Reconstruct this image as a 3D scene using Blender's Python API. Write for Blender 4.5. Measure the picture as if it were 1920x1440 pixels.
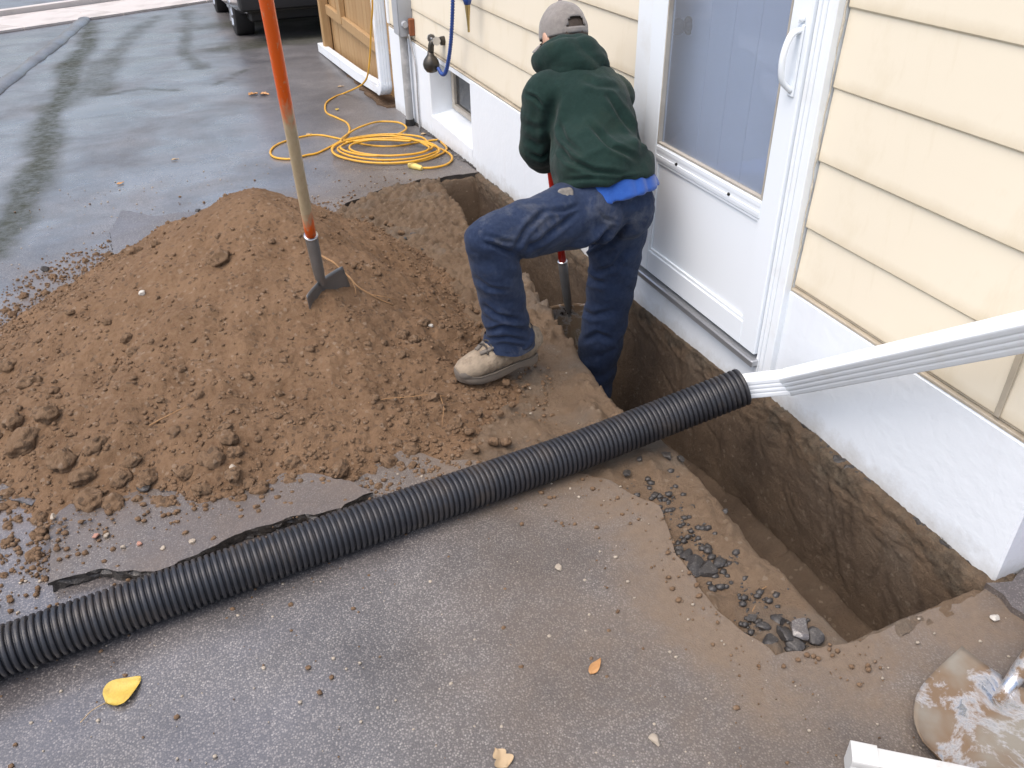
import bpy, bmesh, math, random
import numpy as np
from mathutils import Vector, Matrix, Quaternion
from mathutils.geometry import delaunay_2d_cdt

for o in list(bpy.data.objects):
    bpy.data.objects.remove(o)
SC = bpy.context.scene
COL = SC.collection
rnd = random.Random(7)
R = math.radians

# ------------------------------------------------------------------ camera
def nrm(v):
    v = np.array(v, float)
    return v / np.linalg.norm(v)
FPX, CX, CY, EYE = 1552.0, 960.0, 720.0, 1.6
_Z = -nrm([43, 2323, FPX])
_Y = nrm([-765, -1020, FPX]); _Y = nrm(_Y - _Z * _Y.dot(_Z))
_X = np.cross(_Y, _Z)
RW = np.array([_X, _Y, _Z])                 # camera vector (right, down, forward) -> world
cam = bpy.data.cameras.new('camera')
camo = bpy.data.objects.new('camera', cam)
COL.objects.link(camo)
rt, dn, fw = RW[:, 0], RW[:, 1], RW[:, 2]
m = Matrix(((rt[0], -dn[0], -fw[0], 0), (rt[1], -dn[1], -fw[1], 0), (rt[2], -dn[2], -fw[2], EYE), (0, 0, 0, 1)))
camo.matrix_world = m
cam.sensor_width = 36
cam.lens = FPX / 1920 * 36
cam.clip_start = 0.05
cam.clip_end = 500
SC.camera = camo
SC.render.resolution_x, SC.render.resolution_y = 1024, 768

# ------------------------------------------------------------------ sky, sun, exposure
SUN = Vector((-0.42, -0.12, 0.90)).normalized()
w = bpy.data.worlds.new('World'); SC.world = w; w.use_nodes = True
nt = w.node_tree; nt.nodes.clear()
sky = nt.nodes.new('ShaderNodeTexSky'); sky.sky_type = 'NISHITA'; sky.sun_disc = False
sky.sun_elevation = math.asin(SUN.z); sky.sun_rotation = math.atan2(SUN.x, SUN.y)
sky.air_density = 1.0; sky.dust_density = 5.0; sky.ozone_density = 1.0
hs = nt.nodes.new('ShaderNodeHueSaturation'); hs.inputs['Saturation'].default_value = 0.88
bg = nt.nodes.new('ShaderNodeBackground'); bg.inputs['Strength'].default_value = 0.15
wo = nt.nodes.new('ShaderNodeOutputWorld')
nt.links.new(sky.outputs[0], hs.inputs['Color']); nt.links.new(hs.outputs[0], bg.inputs[0]); nt.links.new(bg.outputs[0], wo.inputs[0])
sl = bpy.data.lights.new('sun', 'SUN'); sl.energy = 0.5; sl.angle = R(80); sl.color = (1.0, 0.995, 0.985)
so = bpy.data.objects.new('sun', sl); COL.objects.link(so)
so.rotation_euler = SUN.to_track_quat('Z', 'Y').to_euler(); so.location = (-6, 4, 9)
SC.view_settings.view_transform = 'Standard'; SC.view_settings.look = 'None'
SC.view_settings.gamma = 1; SC.view_settings.use_curve_mapping = False
SC.view_settings.exposure = 0.92
SC.render.engine = 'CYCLES'
SC.cycles.max_bounces = 6; SC.cycles.diffuse_bounces = 3; SC.cycles.glossy_bounces = 3; SC.cycles.transparent_max_bounces = 8

# ------------------------------------------------------------------ measuring helpers (sight lines met with real planes)
def gz(y):
    y = np.asarray(y, float)
    return -0.047 * 0.4 * np.log1p(np.exp(np.clip((y - 2.1) / 0.4, -30, 60)))
def ray(px, py):
    return RW @ np.array([px - CX, py - CY, FPX])
def G(px, py, dz=0.0):                       # on the driveway, dz above it
    r = ray(px, py); z = 0.0
    for _ in range(40):
        t = (z + dz - EYE) / r[2]
        q = np.array([0, 0, EYE]) + r * t
        z = float(gz(q[1]))
    return q
def PX(px, py, x):                           # on the plane at distance x parallel to the house wall
    r = ray(px, py); return np.array([0, 0, EYE]) + r * (x / r[0])
def proj(v):
    d = (np.asarray(v) - np.array([0, 0, EYE])) @ RW
    return CX + FPX * d[:, 0] / d[:, 2], CY + FPX * d[:, 1] / d[:, 2]
def PY(px, py, y):
    r = ray(px, py); return np.array([0, 0, EYE]) + r * (y / r[1])

# ------------------------------------------------------------------ noise
_rs = np.random.RandomState(3)
_perm = np.concatenate([_rs.permutation(256)] * 3)
_grad = _rs.normal(size=(256, 3)); _grad /= np.linalg.norm(_grad, axis=1)[:, None]
def perlin(p):
    p = np.asarray(p, float)
    i = np.floor(p).astype(int); f = p - i
    u = f * f * f * (f * (f * 6 - 15) + 10)
    i &= 255
    out = 0
    for dx in (0, 1):
        wx = u[:, 0] if dx else 1 - u[:, 0]
        for dy in (0, 1):
            wy = u[:, 1] if dy else 1 - u[:, 1]
            for dz in (0, 1):
                wz = u[:, 2] if dz else 1 - u[:, 2]
                h = _perm[_perm[_perm[(i[:, 0] + dx) & 255] + ((i[:, 1] + dy) & 255)] + ((i[:, 2] + dz) & 255)]
                g = _grad[h]
                d = f - np.array([dx, dy, dz])
                out = out + wx * wy * wz * (g * d).sum(1)
    return out
def fbm(p, s, octv=4, gain=0.5):
    p = np.asarray(p, float) * s
    a, o = 1.0, 0
    for k in range(octv):
        o = o + a * perlin(p + 17.3 * k); p = p * 2.03; a *= gain
    return o
def lumps(p, s, seed=0.0):                   # rounded bumps, 0..1
    p = np.asarray(p, float) * s + seed
    i = np.floor(p).astype(int); f = p - i
    best = np.full(len(p), 9.0)
    for dx in (-1, 0, 1):
        for dy in (-1, 0, 1):
            for dz in (-1, 0, 1):
                c = i + np.array([dx, dy, dz])
                h = _perm[_perm[_perm[c[:, 0] & 255] + (c[:, 1] & 255)] + (c[:, 2] & 255)]
                j = (_grad[h] * 0.5 + 0.5)
                rr = 0.6 + 0.6 * (h / 255.0)
                d = np.linalg.norm(f - np.array([dx, dy, dz]) - j, axis=1) / rr
                best = np.minimum(best, d)
    return np.clip(1 - best * best, 0, 1)
def sstep(a, b, x):
    t = np.clip((np.asarray(x, float) - a) / (b - a), 0, 1)
    return t * t * (3 - 2 * t)

# ------------------------------------------------------------------ mesh helpers
class M:
    def __init__(s): s.v = []; s.f = []
    def add(s, v, f):
        n = len(s.v); s.v += [tuple(map(float, q)) for q in v]; s.f += [tuple(n + i for i in t) for t in f]; return s
    def box(s, x0, x1, y0, y1, z0, z1, bev=0.0, rot=None, org=None, seg=1):
        bm = bmesh.new(); bmesh.ops.create_cube(bm, size=1)
        for q in bm.verts:
            q.co = Vector(((x0 + x1) / 2 + q.co.x * (x1 - x0), (y0 + y1) / 2 + q.co.y * (y1 - y0), (z0 + z1) / 2 + q.co.z * (z1 - z0)))
        if bev: bmesh.ops.bevel(bm, geom=bm.edges[:], offset=bev, segments=seg, affect='EDGES', profile=0.6)
        if rot is not None:
            o = Vector(org) if org is not None else Vector((0, 0, 0))
            for q in bm.verts: q.co = rot @ (q.co - o) + o
        bm.verts.index_update()
        s.add([q.co for q in bm.verts], [[q.index for q in f.verts] for f in bm.faces]); bm.free(); return s
    def tube(s, pts, rad, n=12, cap=True, prof=None, up=(0, 0, 1)):
        P = [np.array(p, float) for p in pts]
        k = len(P)
        rads = rad if hasattr(rad, '__len__') else [rad] * k
        base = len(s.v); prev = None
        for i in range(k):
            t = P[min(i + 1, k - 1)] - P[max(i - 1, 0)]
            t = t / (np.linalg.norm(t) + 1e-9)
            if prev is None:
                a = np.array(up, float)
                if abs(a.dot(t)) > 0.95: a = np.array([1.0, 0, 0])
                a = a - t * a.dot(t)
            else: a = prev - t * prev.dot(t)
            a = a / np.linalg.norm(a); prev = a
            b = np.cross(t, a)
            r = rads[i]
            ra, rb = (r if hasattr(r, '__len__') else (r, r))
            if prof is None:
                for j in range(n):
                    th = 2 * math.pi * j / n
                    s.v.append(tuple(P[i] + a * ra * math.cos(th) + b * rb * math.sin(th)))
            else:
                for (u, q) in prof: s.v.append(tuple(P[i] + a * ra * u + b * rb * q))
        if prof is not None: n = len(prof)
        for i in range(k - 1):
            for j in range(n):
                s.f.append((base + i * n + j, base + i * n + (j + 1) % n, base + (i + 1) * n + (j + 1) % n, base + (i + 1) * n + j))
        if cap:
            s.f.append(tuple(base + j for j in reversed(range(n))))
            s.f.append(tuple(base + (k - 1) * n + j for j in range(n)))
        return s
    def ball(s, c, r, seg=16, rings=10, rot=None):
        base = len(s.v); c = Vector(c)
        r = r if hasattr(r, '__len__') else (r, r, r)
        for i in range(rings + 1):
            ph = math.pi * i / rings
            for j in range(seg):
                th = 2 * math.pi * j / seg
                q = Vector((r[0] * math.sin(ph) * math.cos(th), r[1] * math.sin(ph) * math.sin(th), r[2] * math.cos(ph)))
                if rot is not None: q = rot @ q
                s.v.append(tuple(c + q))
        for i in range(rings):
            for j in range(seg):
                s.f.append((base + i * seg + j, base + (i + 1) * seg + j, base + (i + 1) * seg + (j + 1) % seg, base + i * seg + (j + 1) % seg))
        return s
    def prism(s, poly, z0, z1):             # poly in xy
        n = len(poly); b = len(s.v)
        s.v += [(p[0], p[1], z0) for p in poly] + [(p[0], p[1], z1) for p in poly]
        s.f.append(tuple(b + i for i in reversed(range(n)))); s.f.append(tuple(b + n + i for i in range(n)))
        for i in range(n): s.f.append((b + i, b + (i + 1) % n, b + n + (i + 1) % n, b + n + i))
        return s

WLOC = {}
def mk(name, mesh, mat, parent=None, smooth=False, keep=False, ang=None, kind=None):
    v = np.array(mesh.v, float) if isinstance(mesh, M) else np.array(mesh[0], float)
    f = mesh.f if isinstance(mesh, M) else mesh[1]
    loc = np.zeros(3)
    if not keep:
        lo, hi = v.min(0), v.max(0)
        loc = np.array([(lo[0] + hi[0]) / 2, (lo[1] + hi[1]) / 2, lo[2]])
        v = v - loc
    me = bpy.data.meshes.new(name)
    me.from_pydata(v.tolist(), [], [list(map(int, t)) for t in f]); me.validate()
    bm = bmesh.new(); bm.from_mesh(me)
    if not isinstance(mesh, M) or len(f) < 60000: bmesh.ops.recalc_face_normals(bm, faces=bm.faces[:]) if len(f) < 60000 else None
    bm.to_mesh(me); bm.free()
    if smooth or ang:
        me.polygons.foreach_set('use_smooth', [True] * len(me.polygons))
        if ang: me.set_sharp_from_angle(angle=R(ang))
    if mat: me.materials.append(mat)
    o = bpy.data.objects.new(name, me); COL.objects.link(o)
    put(o, loc, parent)
    if kind: o['kind'] = kind
    return o
def put(o, loc, parent=None):
    WLOC[o.name] = np.array(loc, float)
    if parent is not None:
        o.parent = parent; o.location = Vector(np.array(loc, float) - WLOC[parent.name])
    else: o.location = Vector(np.array(loc, float))
def tag(o, label=None, cat=None, group=None, kind=None):
    if label: o['label'] = label
    if cat: o['category'] = cat
    if group: o['group'] = group
    if kind: o['kind'] = kind
    return o
def thing(name, loc, label, cat, group=None):
    o = bpy.data.objects.new(name, None); COL.objects.link(o); o.empty_display_size = 0.1
    put(o, loc); return tag(o, label, cat, group)
def attr(o, name, vals):
    a = o.data.attributes.new(name, 'FLOAT', 'POINT'); a.data.foreach_set('value', np.asarray(vals, np.float32))
def remesh(mb, vox, it=3):
    me = bpy.data.meshes.new('t'); me.from_pydata(mb.v, [], mb.f)
    bm = bmesh.new(); bm.from_mesh(me); bmesh.ops.remove_doubles(bm, verts=bm.verts[:], dist=1e-5); bmesh.ops.recalc_face_normals(bm, faces=bm.faces[:]); bm.to_mesh(me); bm.free()
    o = bpy.data.objects.new('t', me); COL.objects.link(o)
    md = o.modifiers.new('r', 'REMESH'); md.mode = 'VOXEL'; md.voxel_size = vox
    if it:
        ms = o.modifiers.new('s', 'SMOOTH'); ms.factor = 0.5; ms.iterations = it
    dg = bpy.context.evaluated_depsgraph_get(); dg.update()
    ev = o.evaluated_get(dg); em = ev.to_mesh()
    v = np.zeros(len(em.vertices) * 3); em.vertices.foreach_get('co', v); v = v.reshape(-1, 3)
    n = np.zeros(len(em.vertices) * 3); em.vertex_normals.foreach_get('vector', n); n = n.reshape(-1, 3)
    f = [tuple(p.vertices) for p in em.polygons]
    ev.to_mesh_clear(); bpy.data.objects.remove(o); bpy.data.meshes.remove(me)
    return v, f, n
def spline(pts, n):                          # Catmull-Rom through points
    P = np.array(pts, float); P = np.vstack([2 * P[0] - P[1], P, 2 * P[-1] - P[-2]])
    out = []
    for i in range(1, len(P) - 2):
        for k in range(n):
            t = k / n
            out.append(0.5 * ((2 * P[i]) + (-P[i - 1] + P[i + 1]) * t + (2 * P[i - 1] - 5 * P[i] + 4 * P[i + 1] - P[i + 2]) * t * t + (-P[i - 1] + 3 * P[i] - 3 * P[i + 1] + P[i + 2]) * t ** 3))
    out.append(P[-2]); return out

# ------------------------------------------------------------------ materials
class N:
    def __init__(s, name):
        s.m = bpy.data.materials.new(name); s.m.use_nodes = True; s.t = s.m.node_tree; s.t.nodes.clear()
        s.out = s.t.nodes.new('ShaderNodeOutputMaterial'); s.b = s.t.nodes.new('ShaderNodeBsdfPrincipled')
        s.t.links.new(s.b.outputs[0], s.out.inputs[0])
        s.co = s.t.nodes.new('ShaderNodeTexCoord').outputs['Object']
    def L(s, a, b): s.t.links.new(a, b)
    def put(s, sock, val):
        if isinstance(val, (int, float)): sock.default_value = val
        elif isinstance(val, tuple): sock.default_value = (*val, 1) if len(val) == 3 and len(sock.default_value) == 4 else val
        else: s.L(val, sock)
    def noise(s, sc, det=4, rough=0.55, dist=0.0, co=None):
        n = s.t.nodes.new('ShaderNodeTexNoise'); n.inputs['Scale'].default_value = sc; n.inputs['Detail'].default_value = det
        n.inputs['Roughness'].default_value = rough; n.inputs['Distortion'].default_value = dist; s.L(co or s.co, n.inputs['Vector']); return n.outputs['Fac']
    def voro(s, sc, out='Distance', feat='F1', co=None, rnd_=1.0):
        n = s.t.nodes.new('ShaderNodeTexVoronoi'); n.feature = feat; n.inputs['Scale'].default_value = sc; n.inputs['Randomness'].default_value = rnd_
        s.L(co or s.co, n.inputs['Vector']); return n.outputs[out]
    def scale(s, v, co=None):
        n = s.t.nodes.new('ShaderNodeMapping'); n.inputs['Scale'].default_value = v; s.L(co or s.co, n.inputs['Vector']); return n.outputs[0]
    def ramp(s, fac, stops, mode='LINEAR'):
        n = s.t.nodes.new('ShaderNodeValToRGB'); n.color_ramp.interpolation = mode
        e = n.color_ramp.elements
        while len(e) < len(stops): e.new(0.5)
        for k, (p, c) in enumerate(stops):
            e[k].position = p; e[k].color = (*c, 1) if hasattr(c, '__len__') else (c, c, c, 1)
        s.L(fac, n.inputs[0]); return n.outputs[0]
    def mix(s, fac, a, b, mode='MIX'):
        n = s.t.nodes.new('ShaderNodeMix'); n.data_type = 'RGBA'; n.blend_type = mode
        s.put(n.inputs[0], fac); s.put(n.inputs[6], a); s.put(n.inputs[7], b); return n.outputs[2]
    def math(s, op, a, b=0.0, c=0.0, clamp=False):
        n = s.t.nodes.new('ShaderNodeMath'); n.operation = op; n.use_clamp = clamp
        s.put(n.inputs[0], a); s.put(n.inputs[1], b); s.put(n.inputs[2], c); return n.outputs[0]
    def attr(s, name):
        n = s.t.nodes.new('ShaderNodeAttribute'); n.attribute_name = name; return n.outputs['Fac']
    def rand(s):
        return s.t.nodes.new('ShaderNodeObjectInfo').outputs['Random']
    def bump(s, h, st=0.3, d=0.01, nrm=None):
        n = s.t.nodes.new('ShaderNodeBump'); s.put(n.inputs['Strength'], st); n.inputs['Distance'].default_value = d; s.put(n.inputs['Height'], h)
        if nrm is not None: s.L(nrm, n.inputs['Normal'])
        return n.outputs[0]
    def fin(s, col=None, rough=None, nor=None, **k):
        if col is not None: s.put(s.b.inputs['Base Color'], col)
        if rough is not None: s.put(s.b.inputs['Roughness'], rough)
        if nor is not None: s.L(nor, s.b.inputs['Normal'])
        for a, v in k.items(): s.put(s.b.inputs[a.replace('_', ' ')], v)
        return s.m

MT = {}
def simple(name, col, rough=0.5, var=0.12, nscale=12, bump=0.1, bscale=80, dirt=None, dirt_amt=0.5, dirt_scale=6, **k):
    n = N(name)
    f = n.noise(nscale, 4)
    c = n.mix(f, tuple(q * (1 - var) for q in col), tuple(min(1, q * (1 + var)) for q in col))
    if dirt:
        d = n.ramp(n.noise(dirt_scale, 6, 0.65), [(0.5, 0.0), (0.72, 1.0)])
        c = n.mix(n.math('MULTIPLY', d, dirt_amt), c, dirt)
    nor = n.bump(n.noise(bscale, 5), bump, 0.004) if bump else None
    MT[name] = n.fin(c, rough, nor, **k); return MT[name]

# asphalt: dark binder with light chippings, wet film, silt and moss
def asphalt(name, fixed=None, tint=1.0):
    n = N(name)
    if fixed is None: wet, silt, moss = n.attr('wet'), n.attr('silt'), n.attr('moss')
    else: wet, silt, moss = fixed
    c1 = n.voro(210, 'Color'); d1 = n.voro(210, 'Distance')
    g = n.t.nodes.new('ShaderNodeSeparateColor'); n.L(c1, g.inputs[0])
    stone = n.ramp(g.outputs[0], [(0.0, (0.050 * tint, 0.049 * tint, 0.051 * tint)), (0.45, (0.095 * tint, 0.090 * tint, 0.088 * tint)), (0.72, (0.16 * tint, 0.15 * tint, 0.142 * tint)), (0.90, (min(.27, 0.22 * tint), min(.255, 0.205 * tint), min(.24, 0.19 * tint))), (0.98, (min(.42, 0.36 * tint), min(.40, 0.34 * tint), min(.37, 0.31 * tint)))])
    fine = n.noise(420, 3, 0.7)
    big = n.noise(2.2, 5, 0.6)
    edge = n.ramp(d1, [(0.30, 1.0), (0.62, 0.0)])
    base = n.mix(edge, (0.046 * tint, 0.045 * tint, 0.047 * tint), stone)
    base = n.mix(n.math('MULTIPLY', n.ramp(fine, [(0.42, 0.0), (0.65, 1.0)]), 0.45), base, (0.11 * tint, 0.105 * tint, 0.10 * tint))
    base = n.mix(n.ramp(big, [(0.32, 0.0), (0.66, 0.95)]), base, (0.48, 0.47, 0.47), 'MULTIPLY')
    sm = n.math('MULTIPLY', silt, n.ramp(n.noise(4, 6, 0.72, 0.3), [(0.28, 0.25), (0.75, 0.95)]), clamp=True)
    base = n.mix(sm, base, n.mix(n.noise(60, 4), (0.115, 0.082, 0.055), (0.19, 0.14, 0.098)))
    mm = n.math('MULTIPLY', moss, n.ramp(n.noise(14, 5, 0.72), [(0.3, 0.55), (0.6, 0.95)]), clamp=True)
    base = n.mix(mm, base, n.mix(n.noise(40, 5), (0.018, 0.020, 0.009), (0.052, 0.053, 0.028)))
    wm = n.math('MULTIPLY', wet, n.ramp(n.noise(1.7, 6, 0.62, 0.4), [(0.32, 0.35), (0.58, 1.0)]), clamp=True)
    wm = n.math('MULTIPLY', wm, n.math('SUBTRACT', 1.0, n.math('MULTIPLY', mm, 0.8)), clamp=True)
    base = n.mix(n.math('MULTIPLY', wm, 0.45), base, n.mix(1.0, base, (0.94, 0.86, 0.89), 'MULTIPLY'))
    rough = n.math('ADD', n.math('MULTIPLY_ADD', wm, -0.44, 0.64), n.math('MULTIPLY', n.noise(300, 2), 0.06))
    h = n.math('ADD', n.math('MULTIPLY', edge, n.math('MULTIPLY_ADD', g.outputs[1], 0.6, 0.4)), n.math('MULTIPLY', fine, 0.6))
    st = n.math('MULTIPLY_ADD', wm, -0.32, 0.42)
    nor = n.bump(h, st, 0.0022)
    nor = n.bump(n.noise(5, 3), 0.08, 0.05, nor)
    MT[name] = n.fin(base, rough, nor, Specular_IOR_Level=n.math('ADD', n.math('MULTIPLY_ADD', wm, 0.55, 0.45), n.math('MULTIPLY', mm, -0.5), clamp=True), Coat_Weight=n.math('MULTIPLY', wm, 1.0), Coat_Roughness=0.25, Coat_IOR=1.5); return MT[name]
asphalt('asphalt', None, 2.0)
asphalt('asphalt_mud', (0.55, 0.75, 0.0), 1.5)
asphalt('asphalt_wet', (0.8, 0.3, 0.0), 1.7)
asphalt('asphalt_black', (0.3, 0.15, 0.0), 0.32)

def soil(name, c0, c1, c2, damp=0.0, bs=0.9, rough=0.93, k=1.0):
    n = N(name)
    a = n.noise(5 * k, 6, 0.62); b = n.noise(55 * k, 6, 0.7); v = n.voro(95 * k, 'Color')
    g = n.t.nodes.new('ShaderNodeSeparateColor'); n.L(v, g.inputs[0])
    c = n.mix(n.ramp(a, [(0.32, 0.0), (0.68, 1.0)]), c0, c1)
    c = n.mix(n.math('MULTIPLY', n.ramp(b, [(0.4, 0.0), (0.7, 1.0)]), 0.6), c, c2)
    c = n.mix(n.ramp(g.outputs[0], [(0.94, 0.0), (0.99, 0.35)]), c, (0.32, 0.26, 0.20))
    c = n.mix(n.ramp(g.outputs[1], [(0.90, 0.0), (0.97, 0.5)]), c, (0.045, 0.034, 0.026))
    h = n.math('ADD', n.noise(90 * k, 5, 0.75), n.math('MULTIPLY', n.noise(320 * k, 3, 0.7), 0.5))
    MT[name] = n.fin(c, rough, n.bump(h, bs, 0.008 / k if k == 1 else 0.5), Specular_IOR_Level=0.25); return MT[name]
soil('soil', (0.128, 0.074, 0.040), (0.198, 0.121, 0.069), (0.240, 0.156, 0.095))
soil('soil_trench', (0.075, 0.046, 0.027), (0.125, 0.080, 0.048), (0.150, 0.102, 0.064), bs=0.6)
soil('clod', (0.135, 0.081, 0.046), (0.195, 0.124, 0.074), (0.240, 0.162, 0.103), bs=0.7)
soil('clod_piece', (0.152, 0.092, 0.052), (0.212, 0.136, 0.082), (0.260, 0.178, 0.114), bs=0.5, k=0.022)
simple('stone', (0.34, 0.29, 0.23), 0.7, 0.35, 9, 0.3, 90)
asphalt('asphalt_dirty', (0.1, 0.75, 0.0), 0.5)
simple('root', (0.30, 0.17, 0.075), 0.75, 0.3, 30, 0.3, 120)
simple('white_stone', (0.50, 0.47, 0.42), 0.6, 0.1, 20, 0.2, 120)

# ================================================================== GROUND
W = 1.655                                    # outer face of the foundation
HY0, HY1 = 0.895, 6.50                       # house corner near, house corner far
def jag(poly, step, amp, seed):
    out = []
    r = random.Random(seed)
    n = len(poly)
    for i in range(n):
        a, b = np.array(poly[i], float), np.array(poly[(i + 1) % n], float)
        k = max(1, int(np.linalg.norm(b - a) / step))
        nn = np.array([-(b - a)[1], (b - a)[0]]) / (np.linalg.norm(b - a) + 1e-9)
        for j in range(k):
            q = a + (b - a) * j / k; q3 = np.array([[q[0], q[1], seed * 1.7]])
            out.append(q + nn * float(amp * (r.uniform(-.35, .35) + 3.0 * fbm(q3, 4.5, 1)[0] + 2.4 * fbm(q3, 17, 2)[0])))
    return out
HOLE = [(1.24, 0.895), (1.02, 0.93), (0.965, 1.10), (0.985, 1.32), (1.03, 1.48), (0.95, 1.66), (0.80, 1.80), (0.56, 1.92), (0.36, 2.12), (0.22, 2.8), (0.30, 3.6),
        (0.60, 4.18), (0.80, 4.42), (1.04, 4.60), (1.33, 4.635), (1.60, 4.62), (1.72, 4.60), (1.72, 0.90), (1.60, 0.888)]
hole = [p for p in jag(HOLE, 0.022, 0.0055, 5)]
hx = np.array([p[0] for p in hole]); hy = np.array([p[1] for p in hole])
def inpoly(x, y, px, py):
    c = np.zeros(len(x), bool); j = len(px) - 1
    for i in range(len(px)):
        s = ((py[i] > y) != (py[j] > y)) & (x < (px[j] - px[i]) * (y - py[i]) / (py[j] - py[i] + 1e-12) + px[i])
        c ^= s; j = i
    return c
def distpoly(x, y, px, py):
    d = np.full(len(x), 9.0)
    for i in range(len(px)):
        ax, ay, bx, by = px[i - 1], py[i - 1], px[i], py[i]
        t = np.clip(((x - ax) * (bx - ax) + (y - ay) * (by - ay)) / ((bx - ax) ** 2 + (by - ay) ** 2 + 1e-12), 0, 1)
        d = np.minimum(d, np.hypot(x - ax - t * (bx - ax), y - ay - t * (by - ay)))
    return d
def distline(x, y, pts):
    d = np.full(len(x), 99.0); tt = np.zeros(len(x))
    for i in range(len(pts) - 1):
        (ax, ay), (bx, by) = pts[i][:2], pts[i + 1][:2]
        t = np.clip(((x - ax) * (bx - ax) + (y - ay) * (by - ay)) / ((bx - ax) ** 2 + (by - ay) ** 2), 0, 1)
        dd = np.hypot(x - ax - t * (bx - ax), y - ay - t * (by - ay))
        k = dd < d; d[k] = dd[k]; tt[k] = i + t[k]
    return d, tt

def drive():
    r = np.random.RandomState(2)
    pts = []
    for (x0, x1, y0, y1, s) in ((-1.7, 1.9, 0.25, 5.3, 0.045), (-2.6, 2.2, 5.35, 12.0, 0.065), (-2.6, 4.0, 12.05, 16.5, 0.13), (2.25, 4.0, 5.35, 12.0, 0.3), (-2.6, -1.75, -2.0, 5.3, 0.15), (1.95, 4.0, -2.0, 5.3, 0.2), (-1.7, 1.9, -2.0, 0.2, 0.15)):
        gx, gy = np.meshgrid(np.arange(x0, x1, s), np.arange(y0, y1, s))
        p = np.stack([gx.ravel(), gy.ravel()], 1); p += r.uniform(-0.3, 0.3, p.shape) * s
        pts.append(p)
    P = np.vstack(pts)
    k = ~inpoly(P[:, 0], P[:, 1], hx, hy) & (distpoly(P[:, 0], P[:, 1], hx, hy) > 0.012)
    P = P[k]
    outer = [(-3, -2.5), (4.4, -2.5), (4.4, 17), (-3, 17)]
    allp = [Vector(p) for p in hole] + [Vector(p) for p in outer] + [Vector(p) for p in P]
    nh = len(hole)
    edges = [(i, (i + 1) % nh) for i in range(nh)] + [(nh + i, nh + (i + 1) % 4) for i in range(4)]
    vo, eo, fo, ov, oe, of = delaunay_2d_cdt(allp, edges, [], 0, 1e-6)
    V = np.array([(v.x, v.y) for v in vo])
    F = np.array([f for f in fo])
    c = V[F].mean(1)
    F = F[~inpoly(c[:, 0], c[:, 1], hx, hy)]
    x, y = V[:, 0], V[:, 1]
    z = gz(y) + 0.006 * fbm(np.stack([x, y, 0 * x], 1), 1.4, 3)
    z += 0.012 * sstep(0.10, 0.0, distpoly(x, y, hx, hy)) * np.where(y > 4, 1, 0.3) * fbm(np.stack([x, y, 0 * x], 1), 9, 2)
    v3 = np.stack([x, y, z], 1)
    faces = [tuple(f) for f in F]
    top = len(v3)
    # rim going down 4 cm along the broken edge
    ring = []
    idx = {tuple(np.round(V[i], 5)): i for i in range(len(V))}
    for p in hole: ring.append(idx[tuple(np.round(np.array(p, np.float32).astype(float), 5))] if tuple(np.round(np.array(p, np.float32).astype(float), 5)) in idx else int(np.argmin(np.hypot(x - p[0], y - p[1]))))
    low = []
    rr = random.Random(4)
    ex = [list(q) for q in v3]
    cxy = np.array([1.2, 2.8])
    for i in ring:
        q = v3[i]; ex.append([q[0] + rr.uniform(-.006, .006), q[1] + rr.uniform(-.006, .006), q[2] - 0.05]); low.append(len(ex) - 1)
    n = len(ring)
    rimf = []
    for j in range(n): rimf.append((ring[j], ring[(j + 1) % n], low[(j + 1) % n], low[j]))
    o = mk('driveway', (ex, faces + rimf), MT['asphalt'], keep=True, smooth=True)
    o['kind'] = 'structure'
    o.data.set_sharp_from_angle(angle=R(40))
    o.data.materials.append(MT['asphalt_black'])
    for i, p in enumerate(o.data.polygons):
        if i >= len(faces): p.material_index = 1
    X = np.array([q[0] for q in ex]); Y = np.array([q[1] for q in ex])
    nz = fbm(np.stack([X, Y, 0 * X], 1), 1.3, 4)
    # standing film of rain: left of the pipe and down the slope; drier by the house
    wet = np.clip(sstep(0.55, -0.45, X + 0.25 * nz) * 1.0 + 0.9 * sstep(3.8, 5.2, Y) * sstep(1.5, 0.55, X + 0.2 * nz), 0, 1)
    wet = np.clip(np.maximum(wet, 0.35 * sstep(4, 5, Y)), 0, 1)
    wet = np.maximum(wet, 0.15)
    pdp, _ = distline(X, Y, [(-1.05, 1.50), (0.3, 1.62), (0.9, 1.68)])
    wet = np.maximum(wet, 0.75 * sstep(0.16, 0.02, pdp) * sstep(1.0, 0.2, X))
    dh = distpoly(X, Y, hx, hy)
    silt = sstep(0.40, 0.0, dh) * sstep(2.6, 1.6, Y) * 1.7
    silt = np.maximum(silt, 0.80 * sstep(0.0, 0.9, X + 0.45 * nz) * sstep(2.2, 1.0, Y))
    silt = np.maximum(silt, 0.55 * sstep(0.35, 0.0, dh) * sstep(3.5, 4.4, Y))
    pd, _ = distline(X, Y, [(-0.95, 3.0), (-0.6, 4.0), (-0.1, 4.4), (0.6, 4.6)])
    silt = np.maximum(silt, 0.8 * sstep(0.35, 0.05, pd))
    pd, _ = distline(X, Y, [(-0.9, 2.5), (-0.5, 2.05), (0.1, 1.95), (0.6, 1.95)])
    silt = np.maximum(silt, 0.75 * sstep(0.30, 0.05, pd))
    moss = np.zeros(len(X))
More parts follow.
